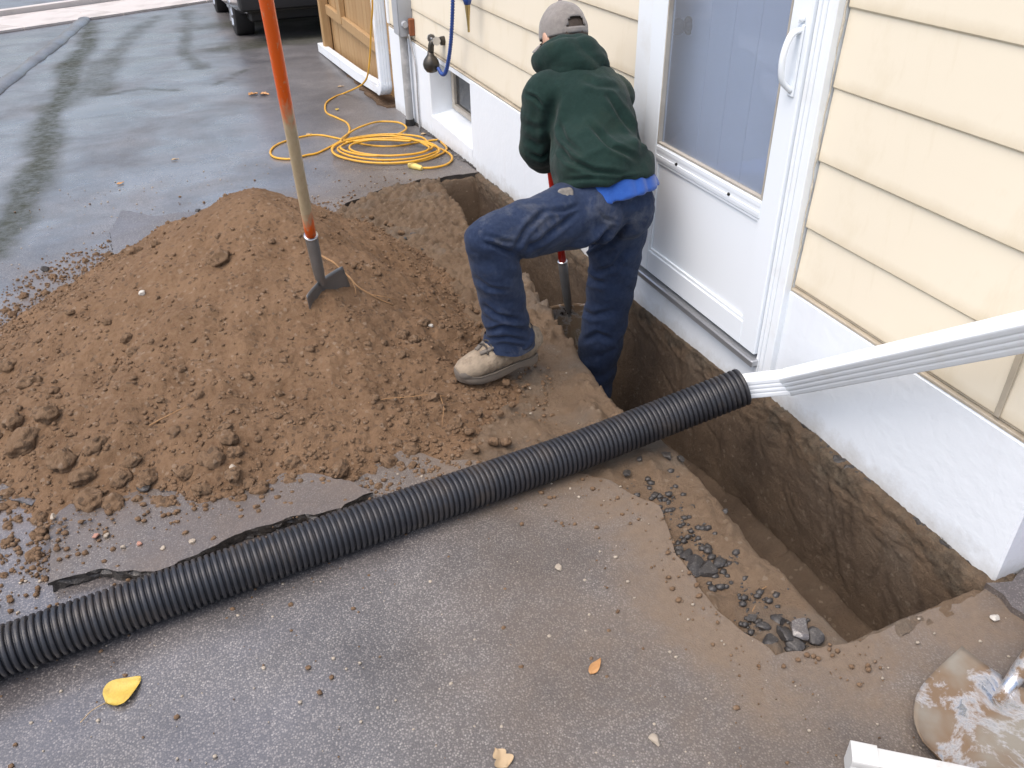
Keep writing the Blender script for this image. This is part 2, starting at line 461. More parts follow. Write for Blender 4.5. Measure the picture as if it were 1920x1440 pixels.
    for pts, wd in ([[(-1.02, 4.5), (-0.93, 4.86), (-0.88, 6.3), (-0.9, 7.66), (-0.83, 8.8), (-0.88, 10.3), (-0.72, 11.4), (-0.78, 14.0)], 0.15],
                    [[(-0.55, 8.4), (-0.5, 9.4), (-0.45, 10.4), (-0.2, 12.4), (0.18, 14.0)], 0.15], [[(0.40, 9.2), (0.29, 10.3), (0.43, 12.0), (0.58, 14.4)], 0.10],
                    [[(-0.5, 8.3), (-0.2, 8.5), (0.1, 8.2)], 0.05], [[(0.45, 8.3), (0.8, 8.9)], 0.05], [[(-0.9, 8.0), (-0.6, 9.0), (-0.55, 10.2)], 0.2], [[(0.8, 10.4), (2.2, 10.6), (2.4, 12.5), (1.0, 12.4)], 0.5]):  # last path: darker asphalt beneath the rear of the car
        d, t = distline(X, Y, pts)
        wv = wd * (1 + 0.7 * fbm(np.stack([X, Y, 0 * X + 5], 1), 2.3, 3))
        moss = np.maximum(moss, sstep(1.25, 0.35, d / np.maximum(wv, 0.02)) * (1.0 if len(pts) > 6 else 0.75))
    attr(o, 'wet', wet); attr(o, 'silt', silt); attr(o, 'moss', moss)
    return o
drive()

# ---- soil left bare where the driveway was cut, with the trench along the house
def trench():
    ys = list(np.arange(0.86, 0.897, 0.012)) + [0.900, 0.902, 0.904, 0.906, 0.909] + list(np.arange(0.918, 4.50, 0.0115)) + list(np.arange(4.50, 4.66, 0.006))
    ys = np.array(ys)
    xl = np.interp(ys, [0.8, 0.92, 1.2, 1.55, 1.8, 1.98, 2.6, 3.07, 3.5, 3.77, 4.14, 4.3, 4.7], [1.235, 1.228, 1.204, 1.232, 1.234, 1.19, 1.262, 1.325, 1.33, 1.30, 1.365, 1.37, 1.42])
    xl = xl + 0.013 * fbm(np.stack([ys * 0, ys, ys * 0], 1), 5, 4) * 1.3
    dep = np.interp(ys, [0.9, 1.3, 2.0, 2.4, 2.9, 3.4, 4.0, 4.35], [0.42, 0.43, 0.46, 0.54, 0.60, 0.50, 0.42, 0.36])
    dep = dep * np.interp(ys, [0.900, 0.909], [0, 1]) * np.interp(ys, [4.42, 4.50, 4.56, 4.60], [1, 0.8, 0.25, 0.0])
    xr = 1.632 + 0.006 * fbm(np.stack([ys * 0 + 3, ys, ys * 0], 1), 4, 3)
    nb, nw, nf, nr, nl = 110, 30, 24, 72, 10
    V = []; tag_ = []
    for y, a, d, b in zip(ys, xl, dep, xr):
        g = float(gz(y)); row = []
        lipr = 0.028
        bed = -0.014 - 0.018 * float(sstep(1.7, 2.2, y))
        for u in np.linspace(0, 1, nb): row.append((0.02 + (a - lipr - 0.02) * (u ** 0.8), y, g + bed))
        for u in np.linspace(0.05, 1, nw):
            ang = min(1, u / 0.18) * math.pi / 2
            if u <= 0.18: row.append((a - lipr + lipr * math.sin(ang), y, g + bed - min(d, 0.03) * (1 - math.cos(ang))))
            else:
                q = (u - 0.18) / 0.82
                row.append((a + 0.03 * q * min(1, d * 3), y, g + bed - min(d, 0.03) - max(0, d - 0.03) * q))
        for u in np.linspace(0.04, 0.96, nf):
            e = 0.035 * (abs(2 * u - 1) ** 4) * min(1, d * 3)
            row.append((a + 0.03 + (b - 0.02 - a - 0.03) * u, y, g + bed - d + e))
        for u in np.linspace(0, 1, nr): row.append((b - 0.02 * (1 - u) * min(1, d * 3), y, g + bed - d + (d + 0.012) * u))
        for u in np.linspace(0.1, 1, nl): row.append((b + (1.72 - b) * u, y, g + bed + 0.012 + 0.010 * min(1, u * 2)))
        V += row
    V = np.array(V); ncol = nb + nw + nf + nr + nl; nrow = len(ys)
    colid = np.tile(np.arange(ncol), nrow)
    p = V.copy()
    # roughness of the dug faces
    n1 = fbm(p, 9, 4); n2 = fbm(p, 38, 3); l1 = lumps(p, 26); l2 = lumps(p, 55, 3.3)
    bedm = (colid < nb + 4); wl = (colid >= nb + 4) & (colid < nb + nw); fl = (colid >= nb + nw) & (colid < nb + nw + nf); wr = (colid >= nb + nw + nf) & (colid < nb + nw + nf + nr); lg = colid >= nb + nw + nf + nr
    V[:, 2] += bedm * (0.010 * n1 + 0.004 * n2 + (0.034 * l1 ** 2 + 0.014 * l2) * sstep(-0.25, 0.4, n1 + 0.75 * sstep(2.3, 2.9, V[:, 1]) - 0.25))
    V[:, 0] += wl * (0.016 * n1 + 0.006 * n2)
    V[:, 2] += fl * (0.018 * n1 + 0.010 * l1 + 0.005 * l2)
    # spade marks: shallow slanting gouges on the house side
    gou = perlin(np.stack([p[:, 1] * 13 + p[:, 2] * 5, p[:, 2] * 2.6, p[:, 0] * 0], 1))
    fade = sstep(0.0, 0.05, gz(V[:, 1]) - 0.03 - p[:, 2]) 
    V[:, 0] += wr * (0.006 * n1 + 0.003 * n2 + 0.004 * np.clip(gou - 0.2, 0, 1) * fade)
    rg = np.random.RandomState(31)
    top = gz(p[:, 1]) - 0.03
    mark = np.zeros(len(V))
    for _ in range(60):
        y0_, z0_ = rg.uniform(0.95, 3.3), rg.uniform(-0.40, -0.07); L_ = rg.uniform(0.05, 0.16); an = rg.normal(1.25, 0.3)
        dy, dz = math.cos(an), math.sin(an)
        a_ = (p[:, 1] - y0_) * dy + (p[:, 2] - z0_) * dz; b_ = -(p[:, 1] - y0_) * dz + (p[:, 2] - z0_) * dy + 0.012 * np.sin(a_ * 26 + y0_ * 40)
        mark += rg.uniform(.5, 1) * np.exp(-(b_ / rg.uniform(.006, .010)) ** 2) * sstep(L_, L_ * .5, np.abs(a_))
    V[:, 0] += wr * 0.006 * np.clip(mark, 0, 1.3)
    band = sstep(0.13, 0.02, top - p[:, 2] + 0.08 * n1)
    V[:, 0] -= wr * band * (0.007 * l1 + 0.006 * l2 + 0.010 * n2)
    V[:, 2] += lg * (0.012 * n1 + 0.008 * l2)
    outm = bedm & ~inpoly(V[:, 0], V[:, 1], hx, hy)
    V[outm, 2] = np.minimum(V[outm, 2], gz(V[outm, 1]) - 0.022)
    # tread of packed mud round the boot is smoother
    F = []
    for i in range(nrow - 1):
        for j in range(ncol - 1):
            a = i * ncol + j; F.append((a, a + 1, a + ncol + 1, a + ncol))
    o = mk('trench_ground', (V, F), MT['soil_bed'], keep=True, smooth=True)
    o['kind'] = 'structure'
    attr(o, 'mark', wr * np.clip(mark, 0, 1)); attr(o, 'crust', (wr | lg) * sstep(0.050, 0.015, top - p[:, 2] + 0.07 * n1 + 0.03 * n2))
    return o
def soil_bed():
    n = N('soil_bed')
    a = n.noise(4.5, 6, 0.62); b = n.noise(50, 6, 0.7); v = n.voro(95, 'Color')
    g = n.t.nodes.new('ShaderNodeSeparateColor'); n.L(v, g.inputs[0])
    xyz = n.t.nodes.new('ShaderNodeSeparateXYZ'); n.L(n.co, xyz.inputs[0])
    c = n.mix(n.ramp(a, [(0.32, 0.0), (0.68, 1.0)]), (0.118, 0.077, 0.047), (0.172, 0.120, 0.078))
    c = n.mix(n.math('MULTIPLY', n.ramp(b, [(0.4, 0.0), (0.7, 1.0)]), 0.5), c, (0.20, 0.14, 0.092))
    mud = n.ramp(n.noise(2.6, 5, 0.6, 0.5), [(0.5, 0.0), (0.62, 1.0)])
    c = n.mix(n.math('MULTIPLY', mud, 0.6), c, (0.135, 0.112, 0.088))
    # shade inside the trench put into the colour: soil darkens with depth
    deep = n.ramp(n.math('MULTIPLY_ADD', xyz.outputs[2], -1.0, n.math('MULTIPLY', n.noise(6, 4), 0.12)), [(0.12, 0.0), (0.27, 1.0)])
    shaded = n.mix(n.ramp(n.noise(7, 6, 0.65), [(0.3, 0.0), (0.7, 1.0)]), (0.068, 0.046, 0.031), (0.112, 0.079, 0.053))
    shaded = n.mix(n.ramp(n.noise(3, 6, 0.7, 0.4), [(0.56, 0.0), (0.75, 0.5)]), shaded, (0.05, 0.036, 0.026))
    c = n.mix(n.math('MULTIPLY', deep, 0.85), c, shaded)
    c = n.mix(n.ramp(g.outputs[0], [(0.965, 0.0), (0.995, 0.3)]), c, (0.30, 0.25, 0.19))
    # crust of old concrete and roots under the wall
    c = n.mix(n.math('MULTIPLY', n.attr('mark'), 0.45), c, (0.034, 0.022, 0.014))
    c = n.mix(n.math('MULTIPLY', n.attr('crust'), n.ramp(n.noise(9, 5, 0.7), [(0.36, 0.0), (0.60, 0.85)])), c, n.mix(n.ramp(n.noise(34, 5, 0.75), [(0.42, 0.0), (0.58, 1.0)]), (0.055, 0.042, 0.030), (0.120, 0.096, 0.068)))
    h = n.math('ADD', n.noise(85, 5, 0.72), n.math('MULTIPLY', n.noise(320, 3, 0.7), 0.4))
    rough = n.math('MULTIPLY_ADD', mud, -0.35, 0.92)
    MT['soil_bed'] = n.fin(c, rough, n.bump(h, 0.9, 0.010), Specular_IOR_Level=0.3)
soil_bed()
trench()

# ---- spoil heap
PK = np.array([0.24, 3.40])
BASE = [(-0.86, 3.42), (-0.69, 3.77), (-0.47, 4.12), (-0.20, 4.28), (0.15, 4.45), (0.50, 4.40), (0.74, 4.15), (0.90, 3.70), (0.93, 3.04), (0.90, 2.58), (0.80, 2.22), (0.62, 2.05), (0.32, 1.97), (0.04, 1.94), (-0.29, 2.0),
        (-0.5, 2.09), (-0.68, 2.36), (-0.90, 2.46), (-1.02, 2.9)]
_th = np.array([math.atan2(b[1] - PK[1], b[0] - PK[0]) for b in BASE]); _rb = np.array([math.hypot(b[0] - PK[0], b[1] - PK[1]) for b in BASE])
_o = np.argsort(_th); _th, _rb = _th[_o], _rb[_o]
def pile_base(x, y):
    th = np.arctan2(y - PK[1], x - PK[0])
    rb = np.interp(th, np.concatenate([_th - 2 * math.pi, _th, _th + 2 * math.pi]), np.concatenate([_rb] * 3))
    t = np.hypot(x - PK[0], y - PK[1]) / (rb * (1.03 + 0.06 * sstep(0, -1, (y - PK[1]) / rb) * sstep(0.5, -0.3, x)))
    tt = np.sqrt(t * t + 0.012) - 0.05
    q_ = np.clip(1.03 - tt, -0.2, 1); h = 0.50 * np.where(q_ > 0, np.abs(q_) ** 1.28, q_)
    h = h + 0.012 * sstep(0.2, 0.5, t) * sstep(0.95, 0.55, t)
    h = h - 0.015 * sstep(0.75, 0.95, t) * sstep(1.15, 0.95, t)        # scattered foot
    return h, t
def pile_z(x, y, fine=True):
    x = np.atleast_1d(np.asarray(x, float)); y = np.atleast_1d(np.asarray(y, float))
    h, t = pile_base(x, y)
    p = np.stack([x, y, 0 * x], 1)
    a = 0.055 * fbm(p, 2.6, 3) + 0.020 * fbm(p, 9, 3)
    h = h + a * sstep(1.05, 0.8, t) * (0.35 + 0.65 * sstep(0.0, 0.35, t))
    if fine:
        foot = sstep(0.35, 0.85, t)
        k = sstep(-0.25, 0.3, fbm(p, 3.5, 2))
        h = h + (0.022 * lumps(p, 16, 1.1) * k * (0.10 + 0.90 * foot ** 1.5) + 0.012 * lumps(p, 34, 2.2) * (0.2 + 0.8 * k) * (0.25 + 0.75 * foot) + 0.005 * lumps(p, 66, 3.7)) * sstep(1.12, 0.9, t) + 0.005 * fbm(p, 60, 2)
    return gz(y) - 0.028 + h
pile = None
def spoil():
    global pile
    s = 0.0070
    gx, gy = np.meshgrid(np.arange(-1.12, 1.06, s), np.arange(1.86, 4.55, s))
    x, y = gx.ravel(), gy.ravel()
    h, t = pile_base(x, y)
    z = pile_z(x, y)
    keep = (t < 1.10).reshape(gx.shape)
    q = keep[:-1, :-1] & keep[1:, :-1] & keep[:-1, 1:] & keep[1:, 1:]
    ii, jj = np.nonzero(q); nc = gx.shape[1]
    a = ii * nc + jj
    F = np.stack([a, a + 1, a + nc + 1, a + nc], 1)
    used = np.unique(F); re = -np.ones(len(x), int); re[used] = np.arange(len(used))
    V = np.stack([x, y, z], 1)[used]
    e = thing('soil_pile', (PK[0], PK[1], float(gz(PK[1]))), 'big heap of crumbly brown soil dug out and piled on the driveway', 'soil pile')
    pile = e
    mk('heap', (V, [tuple(r) for r in re[F]]), MT['soil'], parent=e, smooth=True)
    WL = e
    # clods that can be picked out, each its own piece
    meshes = []
    r = random.Random(11)
    for k in range(9):
        bm = bmesh.new(); bmesh.ops.create_icosphere(bm, subdivisions=4 if k < 5 else 3, radius=1)
        P = np.array([v.co for v in bm.verts])
        d = 0.9 + 0.55 * fbm(P + k * 7.7, 1.0, 3) + 0.26 * lumps(P + k * 3.1, 2.2) + 0.12 * lumps(P + k * 5.1, 4.6)
        sc = np.array([1, r.uniform(0.75, 1.0), r.uniform(0.6, 0.85)])
        for v, q, dd in zip(bm.verts, P, d): v.co = Vector(q * dd * sc)
        me = bpy.data.meshes.new('clod'); bm.to_mesh(me); bm.free()
        me.polygons.foreach_set('use_smooth', [True] * len(me.polygons)); me.materials.append(MT['clod_piece'])
        meshes.append(me)
    MT['clod_meshes'] = meshes
    spots = []
    for (px, py, s_) in ((170, 945, 26), (215, 955, 20), (160, 900, 22), (50, 845, 30), (120, 880, 24), (185, 850, 20), (310, 955, 24), (400, 870, 22), (350, 890, 18), (430, 830, 17), (545, 955, 18), (520, 945, 14), (490, 925, 18), (640, 890, 17), (730, 875, 16),
                         (410, 490, 20), (255, 478, 14), (770, 850, 15), (600, 950, 12), (95, 790, 22), (30, 800, 20), (60, 730, 18), (20, 690, 16), (250, 870, 16), (280, 900, 17), (230, 905, 18), (380, 925, 15), (440, 905, 14)):
        tq = np.linspace(1.2, 4.6, 500); q = np.array([0, 0, EYE]) + ray(px, py)[None] / FPX * tq[:, None]
        hit = np.nonzero(q[:, 2] < pile_z(q[:, 0], q[:, 1], False))[0]
        if not len(hit): continue
        b, tt = q[hit[0]], tq[hit[0]]
        spots.append((b[0], b[1], s_ / FPX * tt * 0.95))
    while len(spots) < 290:
        x_, y_ = r.uniform(-1.05, 1.0), r.uniform(1.88, 4.4)
        t_ = float(pile_base(np.array([x_]), np.array([y_]))[1][0])
        if t_ > 1.1 or r.random() > (0.03 + 1.1 * max(0, t_ - 0.35) ** 1.6 * (1.3 if y_ < 3.2 else 0.4)): continue
        spots.append((x_, y_, r.choice((0.010, 0.011, 0.012, 0.014, 0.016, 0.020))))
    zz = pile_z(np.array([s_[0] for s_ in spots]), np.array([s_[1] for s_ in spots]))
    for k, (s_, z_) in enumerate(zip(spots, zz)):
        o = bpy.data.objects.new('clod', meshes[k % 5] if s_[2] > 0.018 else meshes[5 + k % 4]); COL.objects.link(o)
        o.scale = (s_[2],) * 3; o.rotation_euler = (r.uniform(-.5, .5), r.uniform(-.5, .5), r.uniform(0, 6.28))
        put(o, (s_[0], s_[1], max(z_, float(gz(s_[1]))) + s_[2] * 0.12), e)
    # crumbs too small to pick apart
    mb_v = []; mb_f = []
    ic = bmesh.new(); bmesh.ops.create_icosphere(ic, subdivisions=1, radius=1)
    iv = np.array([v.co for v in ic.verts]); if_ = [[v.index for v in f.verts] for f in ic.faces]; ic.free()
    rs = np.random.RandomState(9)
    C = np.stack([rs.uniform(-1.15, 1.15, 60000), rs.uniform(1.82, 4.55, 60000)], 1)
    t_ = pile_base(C[:, 0], C[:, 1])[1]
    C = C[(t_ < 1.22) & (rs.rand(60000) < 0.05 + 0.75 * t_ ** 3) & ((t_ < 1.05) | (rs.rand(60000) < 0.35))][:8500]
    C = np.array(C); zc = np.maximum(pile_z(C[:, 0], C[:, 1]), gz(C[:, 1]) - (0.03 * inpoly(C[:, 0], C[:, 1], hx, hy)))
    sz = 0.0028 + 0.0065 * rs.rand(len(C)) ** 2.2
    n = 0
    for (x_, y_), z_, s_ in zip(C, zc, sz):
        q = iv * (1 + 0.35 * rs.uniform(-1, 1, (len(iv), 1))) * s_ * np.array([1, 1, 0.8]) + np.array([x_, y_, z_ + s_ * 0.3])
        mb_v.append(q); mb_f += [[a + n for a in f] for f in if_]; n += len(iv)
    o = mk('soil_crumbs', (np.vstack(mb_v), mb_f), MT['clod'], parent=e, smooth=True); o['kind'] = 'stuff'
spoil()

# ---- loose grit and crumbs over driveway and bed: uncountable
def grit(name, n, mat, label, sampler, smin, smax, seed):
    rs = np.random.RandomState(seed)
    ic = bmesh.new(); bmesh.ops.create_icosphere(ic, subdivisions=1, radius=1)
    iv = np.array([v.co for v in ic.verts]); if_ = np.array([[v.index for v in f.verts] for f in ic.faces]); ic.free()
    x, y, z = sampler(rs, n); n = len(x)
    s = smin + (smax - smin) * rs.rand(n) ** 3
    q = iv[None] * (1 + 0.3 * rs.uniform(-1, 1, (n, len(iv), 1))) * s[:, None, None] * np.array([1, .85, .7]) + np.stack([x, y, z + s * 0.35], 1)[:, None]
    f = (if_[None] + (np.arange(n) * len(iv))[:, None, None]).reshape(-1, 3)
    o = mk(name, (q.reshape(-1, 3), f.tolist()), mat, smooth=True); tag(o, label, 'grit', kind='stuff'); return o
def s_edge(rs, n):
    x, y = rs.uniform(-1.2, 1.25, 16000), rs.uniform(0.55, 5.2, 16000)
    d = distpoly(x, y, hx, hy); ins = inpoly(x, y, hx, hy); t = pile_base(x, y)[1]
    k = (t > 1) & ~(ins & (x > 1.17)) & (rs.rand(16000) < np.maximum(np.maximum(np.exp(-d / 0.12), np.exp(-(t - 1) / 0.12)) * 0.9, 0.02))
    x, y, ins = x[k][:n], y[k][:n], ins[k][:n]
    return x, y, gz(y) - 0.022 * ins
grit('soil_crumbs', 2300, MT['clod'], 'small crumbs of brown soil strewn over the driveway and trench edge', s_edge, 0.002, 0.009, 21)
def s_all(rs, n):
    x, y = rs.uniform(-0.9, 1.6, 4000), rs.uniform(0.45, 5.5, 4000)
    ins = inpoly(x, y, hx, hy)
    k = (pile_base(x, y)[1] > 0.97) & ~(ins & (x > 1.15)); x, y, ins = x[k][:n], y[k][:n], ins[k][:n]
    return x, y, gz(y) - 0.022 * ins
grit('grit', 900, MT['stone'], 'pale grit scattered over the wet driveway', s_all, 0.0018, 0.006, 22)
def s_lip(rs, n):
    y = rs.uniform(0.93, 1.62, n); x = np.clip(rs.normal(1.08, 0.05, n), 0.9, 1.19)
    return x, y, gz(y) - 0.018
grit('asphalt_crumbs', 420, MT['asphalt_black'], 'black asphalt crumbs along the near edge of the trench', s_lip, 0.003, 0.014, 23)

# ---- far ground: pavement slabs, kerb, road
def far_ground():
    a = G(0, 63); b = G(380, 6)
    d = (b - a)[:2]; d = d / np.linalg.norm(d); n_ = np.array([-d[1], d[0]])
    root = bpy.data.objects.new('pavement', None)
    base = M()
    p0 = a[:2] - d * 9; p1 = a[:2] + d * 12
    quad = [p0 + n_ * 0.0, p1 + n_ * 0.0, p1 + n_ * 1.65, p0 + n_ * 1.65]
    zf = lambda p: float(gz(p[1]))
    def slab(poly, lift, th, mat, name, parent=None, ins=0.0):
        c = sum(poly) / len(poly)
        poly = [c + (q - c) * (1 - ins) for q in poly]
        v = [(q[0], q[1], zf(q) + lift) for q in poly] + [(q[0], q[1], zf(q) + lift - th) for q in poly]
        k = len(poly)
        f = [tuple(range(k)), tuple(reversed(range(k, 2 * k)))] + [(i, (i + 1) % k, k + (i + 1) % k, k + i) for i in range(k)]
        return mk(name, (v, f), mat, parent=parent)
    pv = slab(quad, 0.004, 0.10, MT['concrete_dark'], 'pavement'); pv['kind'] = 'structure'
    for k in range(14):
        s0 = p0 + d * (1.5 * k + 0.35); s1 = s0 + d * 1.485
        slab([s0 + n_ * 0.01, s1 + n_ * 0.01, s1 + n_ * 1.6, s0 + n_ * 1.6], 0.03, 0.03, MT['concrete'], 'paving_slab', pv)
    rd = M()
    q0 = p0 - d * 40 + n_ * 1.65; q1 = p1 + d * 40 + n_ * 1.65
    kb = slab([p0 - d * 20 + n_ * 1.66, p1 + d * 20 + n_ * 1.66, p1 + d * 20 + n_ * 1.82, p0 - d * 20 + n_ * 1.82], 0.03, 0.3, MT['concrete'], 'street_kerb'); kb['kind'] = 'structure'
    road = slab([q0 + n_ * 0.17, q1 + n_ * 0.17, q1 + n_ * 60, q0 + n_ * 60], -0.11, 0.05, MT['asphalt_wet'], 'road'); road['kind'] = 'structure'
    # sheet of earth and lawn below everything, out to the horizon
    s = 160
    v = []; f = []
    xs = [-s, -30, -2.9, 4.3, 30, s]; yy = [-s, -30, -2.4, 16.9, 60, s]
    for y in yy:
        for x in xs:
            z = float(gz(min(max(y, -2), 20))) - 0.03 - (0.9 if (-3 < x < 4.4 and -2.5 < y < 17) else 0)
            v.append((x, y, z - 0.0))
    k = 6
    for i in range(5):
        for j in range(5): f.append((i * k + j, i * k + j + 1, (i + 1) * k + j + 1, (i + 1) * k + j))
    g = mk('lawn', (v, f), MT['lawn'], keep=True); g['kind'] = 'structure'
simple('concrete', (0.55, 0.50, 0.46), 0.6, 0.15, 3, 0.2, 90, dirt=(0.22, 0.19, 0.16), dirt_amt=0.5, dirt_scale=2)
simple('concrete_dark', (0.16, 0.15, 0.14), 0.7, 0.2, 3, 0.2, 90)
simple('lawn', (0.05, 0.075, 0.02), 0.9, 0.4, 8, 0.5, 60)
far_ground()
def berm():                                  # low asphalt kerb between the two driveways
    P = [(-2.0, 4.6), (-1.72, 6.5), (-1.43, 9.27), (-1.07, 12.06), (-0.84, 14.2)]
    pts = spline([(x, y, float(gz(y)) - 0.01) for x, y in P], 22)
    n_ = fbm(np.array(pts), 3.0, 3)
    m_ = M(); m_.tube(pts, [(0.050 + 0.02 * a, 0.09 + 0.04 * a) for a in n_], n=16)
    o = mk('asphalt_kerb', m_, MT['asphalt_wet'], smooth=True); o['kind'] = 'structure'
berm()

# ================================================================== HOUSE
def paint_mat():
    n = N('painted_wall')
    xyz = n.t.nodes.new('ShaderNodeSeparateXYZ'); n.L(n.co, xyz.inputs[0])
    # ground line follows the driveway: paint stops there in a ragged edge
    y = n.math('SUBTRACT', xyz.outputs[1], 2.0)
    gl = n.math('MULTIPLY', n.math('MAXIMUM', y, 0.0), -0.047)
    rag = n.math('MULTIPLY', n.math('SUBTRACT', n.noise(11, 7, 0.7), 0.5), 0.085)
    d = n.math('SUBTRACT', n.math('SUBTRACT', xyz.outputs[2], gl), rag)
    conc = n.ramp(n.math('MULTIPLY_ADD', d, 10.0, 0.5), [(0.50, 1.0), (0.53, 0.0)])
    col = n.mix(n.noise(3, 5), (0.73, 0.775, 0.825), (0.79, 0.83, 0.87))
    spl = n.ramp(n.math('ADD', n.math('MULTIPLY', d, 4.0), n.math('MULTIPLY', n.noise(18, 7, 0.7), 0.5)), [(0.24, 0.65), (0.56, 0.0)])
    col = n.mix(spl, col, (0.42, 0.40, 0.36))
    drip = n.ramp(n.noise(4, 6, 0.6, co=n.scale((6, 6, 0.7))), [(0.56, 0.0), (0.8, 0.25)])
    col = n.mix(drip, col, (0.66, 0.67, 0.68))
    bare = n.mix(n.ramp(n.noise(14, 7, 0.7), [(0.35, 0.0), (0.65, 1.0)]), (0.075, 0.058, 0.042), (0.25, 0.22, 0.18))
    col = n.mix(conc, col, bare)
    h = n.math('ADD', n.noise(30, 6, 0.6), n.math('MULTIPLY', conc, -1.2))
    MT['painted_wall'] = n.fin(col, n.math('MULTIPLY_ADD', conc, 0.35, 0.5), n.bump(h, 0.35, 0.006))
paint_mat()
def siding_mat():
    n = N('siding')
    rd = n.rand()
    c = n.mix(n.noise(1.7, 4), (0.755, 0.685, 0.545), (0.81, 0.74, 0.605))
    c = n.mix(n.math('MULTIPLY', rd, 0.4), c, (0.785, 0.715, 0.58))
    st = n.ramp(n.noise(2.2, 7, 0.7, 0.3, co=n.scale((1, 2.2, 0.7))), [(0.53, 0.0), (0.74, 0.5)])
    c = n.mix(st, c, (0.62, 0.53, 0.36))
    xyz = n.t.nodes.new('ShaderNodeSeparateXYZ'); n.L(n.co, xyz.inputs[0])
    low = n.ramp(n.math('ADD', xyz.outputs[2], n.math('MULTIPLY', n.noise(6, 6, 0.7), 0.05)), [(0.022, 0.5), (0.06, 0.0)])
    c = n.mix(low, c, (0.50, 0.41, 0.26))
    sp = n.ramp(n.voro(18, 'Distance'), [(0.03, 0.55), (0.07, 0.0)])
    c = n.mix(n.math('MULTIPLY', sp, n.ramp(n.noise(5, 2), [(0.55, 0.0), (0.6, 1.0)])), c, (0.42, 0.33, 0.18))
    nor = n.bump(n.noise(14, 3), 0.06, 0.01); nor = n.bump(n.noise(220, 3), 0.04, 0.002, nor)
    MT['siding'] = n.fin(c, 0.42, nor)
siding_mat()
simple('ledge', (0.44, 0.385, 0.30), 0.7, 0.25, 6, 0.25, 60, dirt=(0.20, 0.16, 0.11), dirt_amt=0.6, dirt_scale=9)
simple('white_paint', (0.80, 0.845, 0.885), 0.42, 0.02, 5, 0.06, 60, dirt=(0.62, 0.60, 0.55), dirt_amt=0.25, dirt_scale=9)
simple('door_white', (0.80, 0.85, 0.90), 0.30, 0.015, 4, 0.03, 40)
simple('caulk', (0.56, 0.52, 0.44), 0.8, 0.45, 40, 0.5, 120)
simple('aluminium', (0.46, 0.47, 0.49), 0.38, 0.1, 20, 0.1, 120, Metallic=0.7)
simple('inner_door', (0.70, 0.76, 0.85), 0.5, 0.04, 6, 0.05, 90)
simple('knob_metal', (0.05, 0.048, 0.045), 0.3, 0.1, 20, 0.0, Metallic=1.0)
simple('dark_gasket', (0.10, 0.085, 0.07), 0.7)
simple('frame_old', (0.42, 0.39, 0.34), 0.7, 0.3, 14, 0.4, 90, dirt=(0.22, 0.18, 0.13))
simple('roofing', (0.06, 0.058, 0.055), 0.9, 0.3, 20, 0.5, 90)
def glass(name, tint, rough=0.03, haze=0.16):
    n = N(name)
    tr = n.t.nodes.new('ShaderNodeBsdfTransparent'); tr.inputs[0].default_value = (*tint, 1)
    gl = n.t.nodes.new('ShaderNodeBsdfGlossy'); gl.inputs['Roughness'].default_value = rough
    df = n.t.nodes.new('ShaderNodeBsdfDiffuse'); df.inputs[0].default_value = (0.62, 0.64, 0.68, 1)
    m2 = n.t.nodes.new('ShaderNodeMixShader'); m2.inputs[0].default_value = haze; n.L(tr.outputs[0], m2.inputs[1]); n.L(df.outputs[0], m2.inputs[2])
    lw = n.t.nodes.new('ShaderNodeLayerWeight'); lw.inputs[0].default_value = 0.5
    fr_ = n.math('MULTIPLY_ADD', n.math('POWER', lw.outputs['Facing'], 5.0), 0.95, 0.045)
    mx = n.t.nodes.new('ShaderNodeMixShader'); n.L(fr_, mx.inputs[0]); n.L(m2.outputs[0], mx.inputs[1]); n.L(gl.outputs[0], mx.inputs[2])
    n.L(mx.outputs[0], n.out.inputs[0]); MT[name] = n.m
glass('glass', (0.80, 0.84, 0.90))
simple('dark_pane', (0.035, 0.037, 0.040), 0.08, 0.2, 4, 0.0)

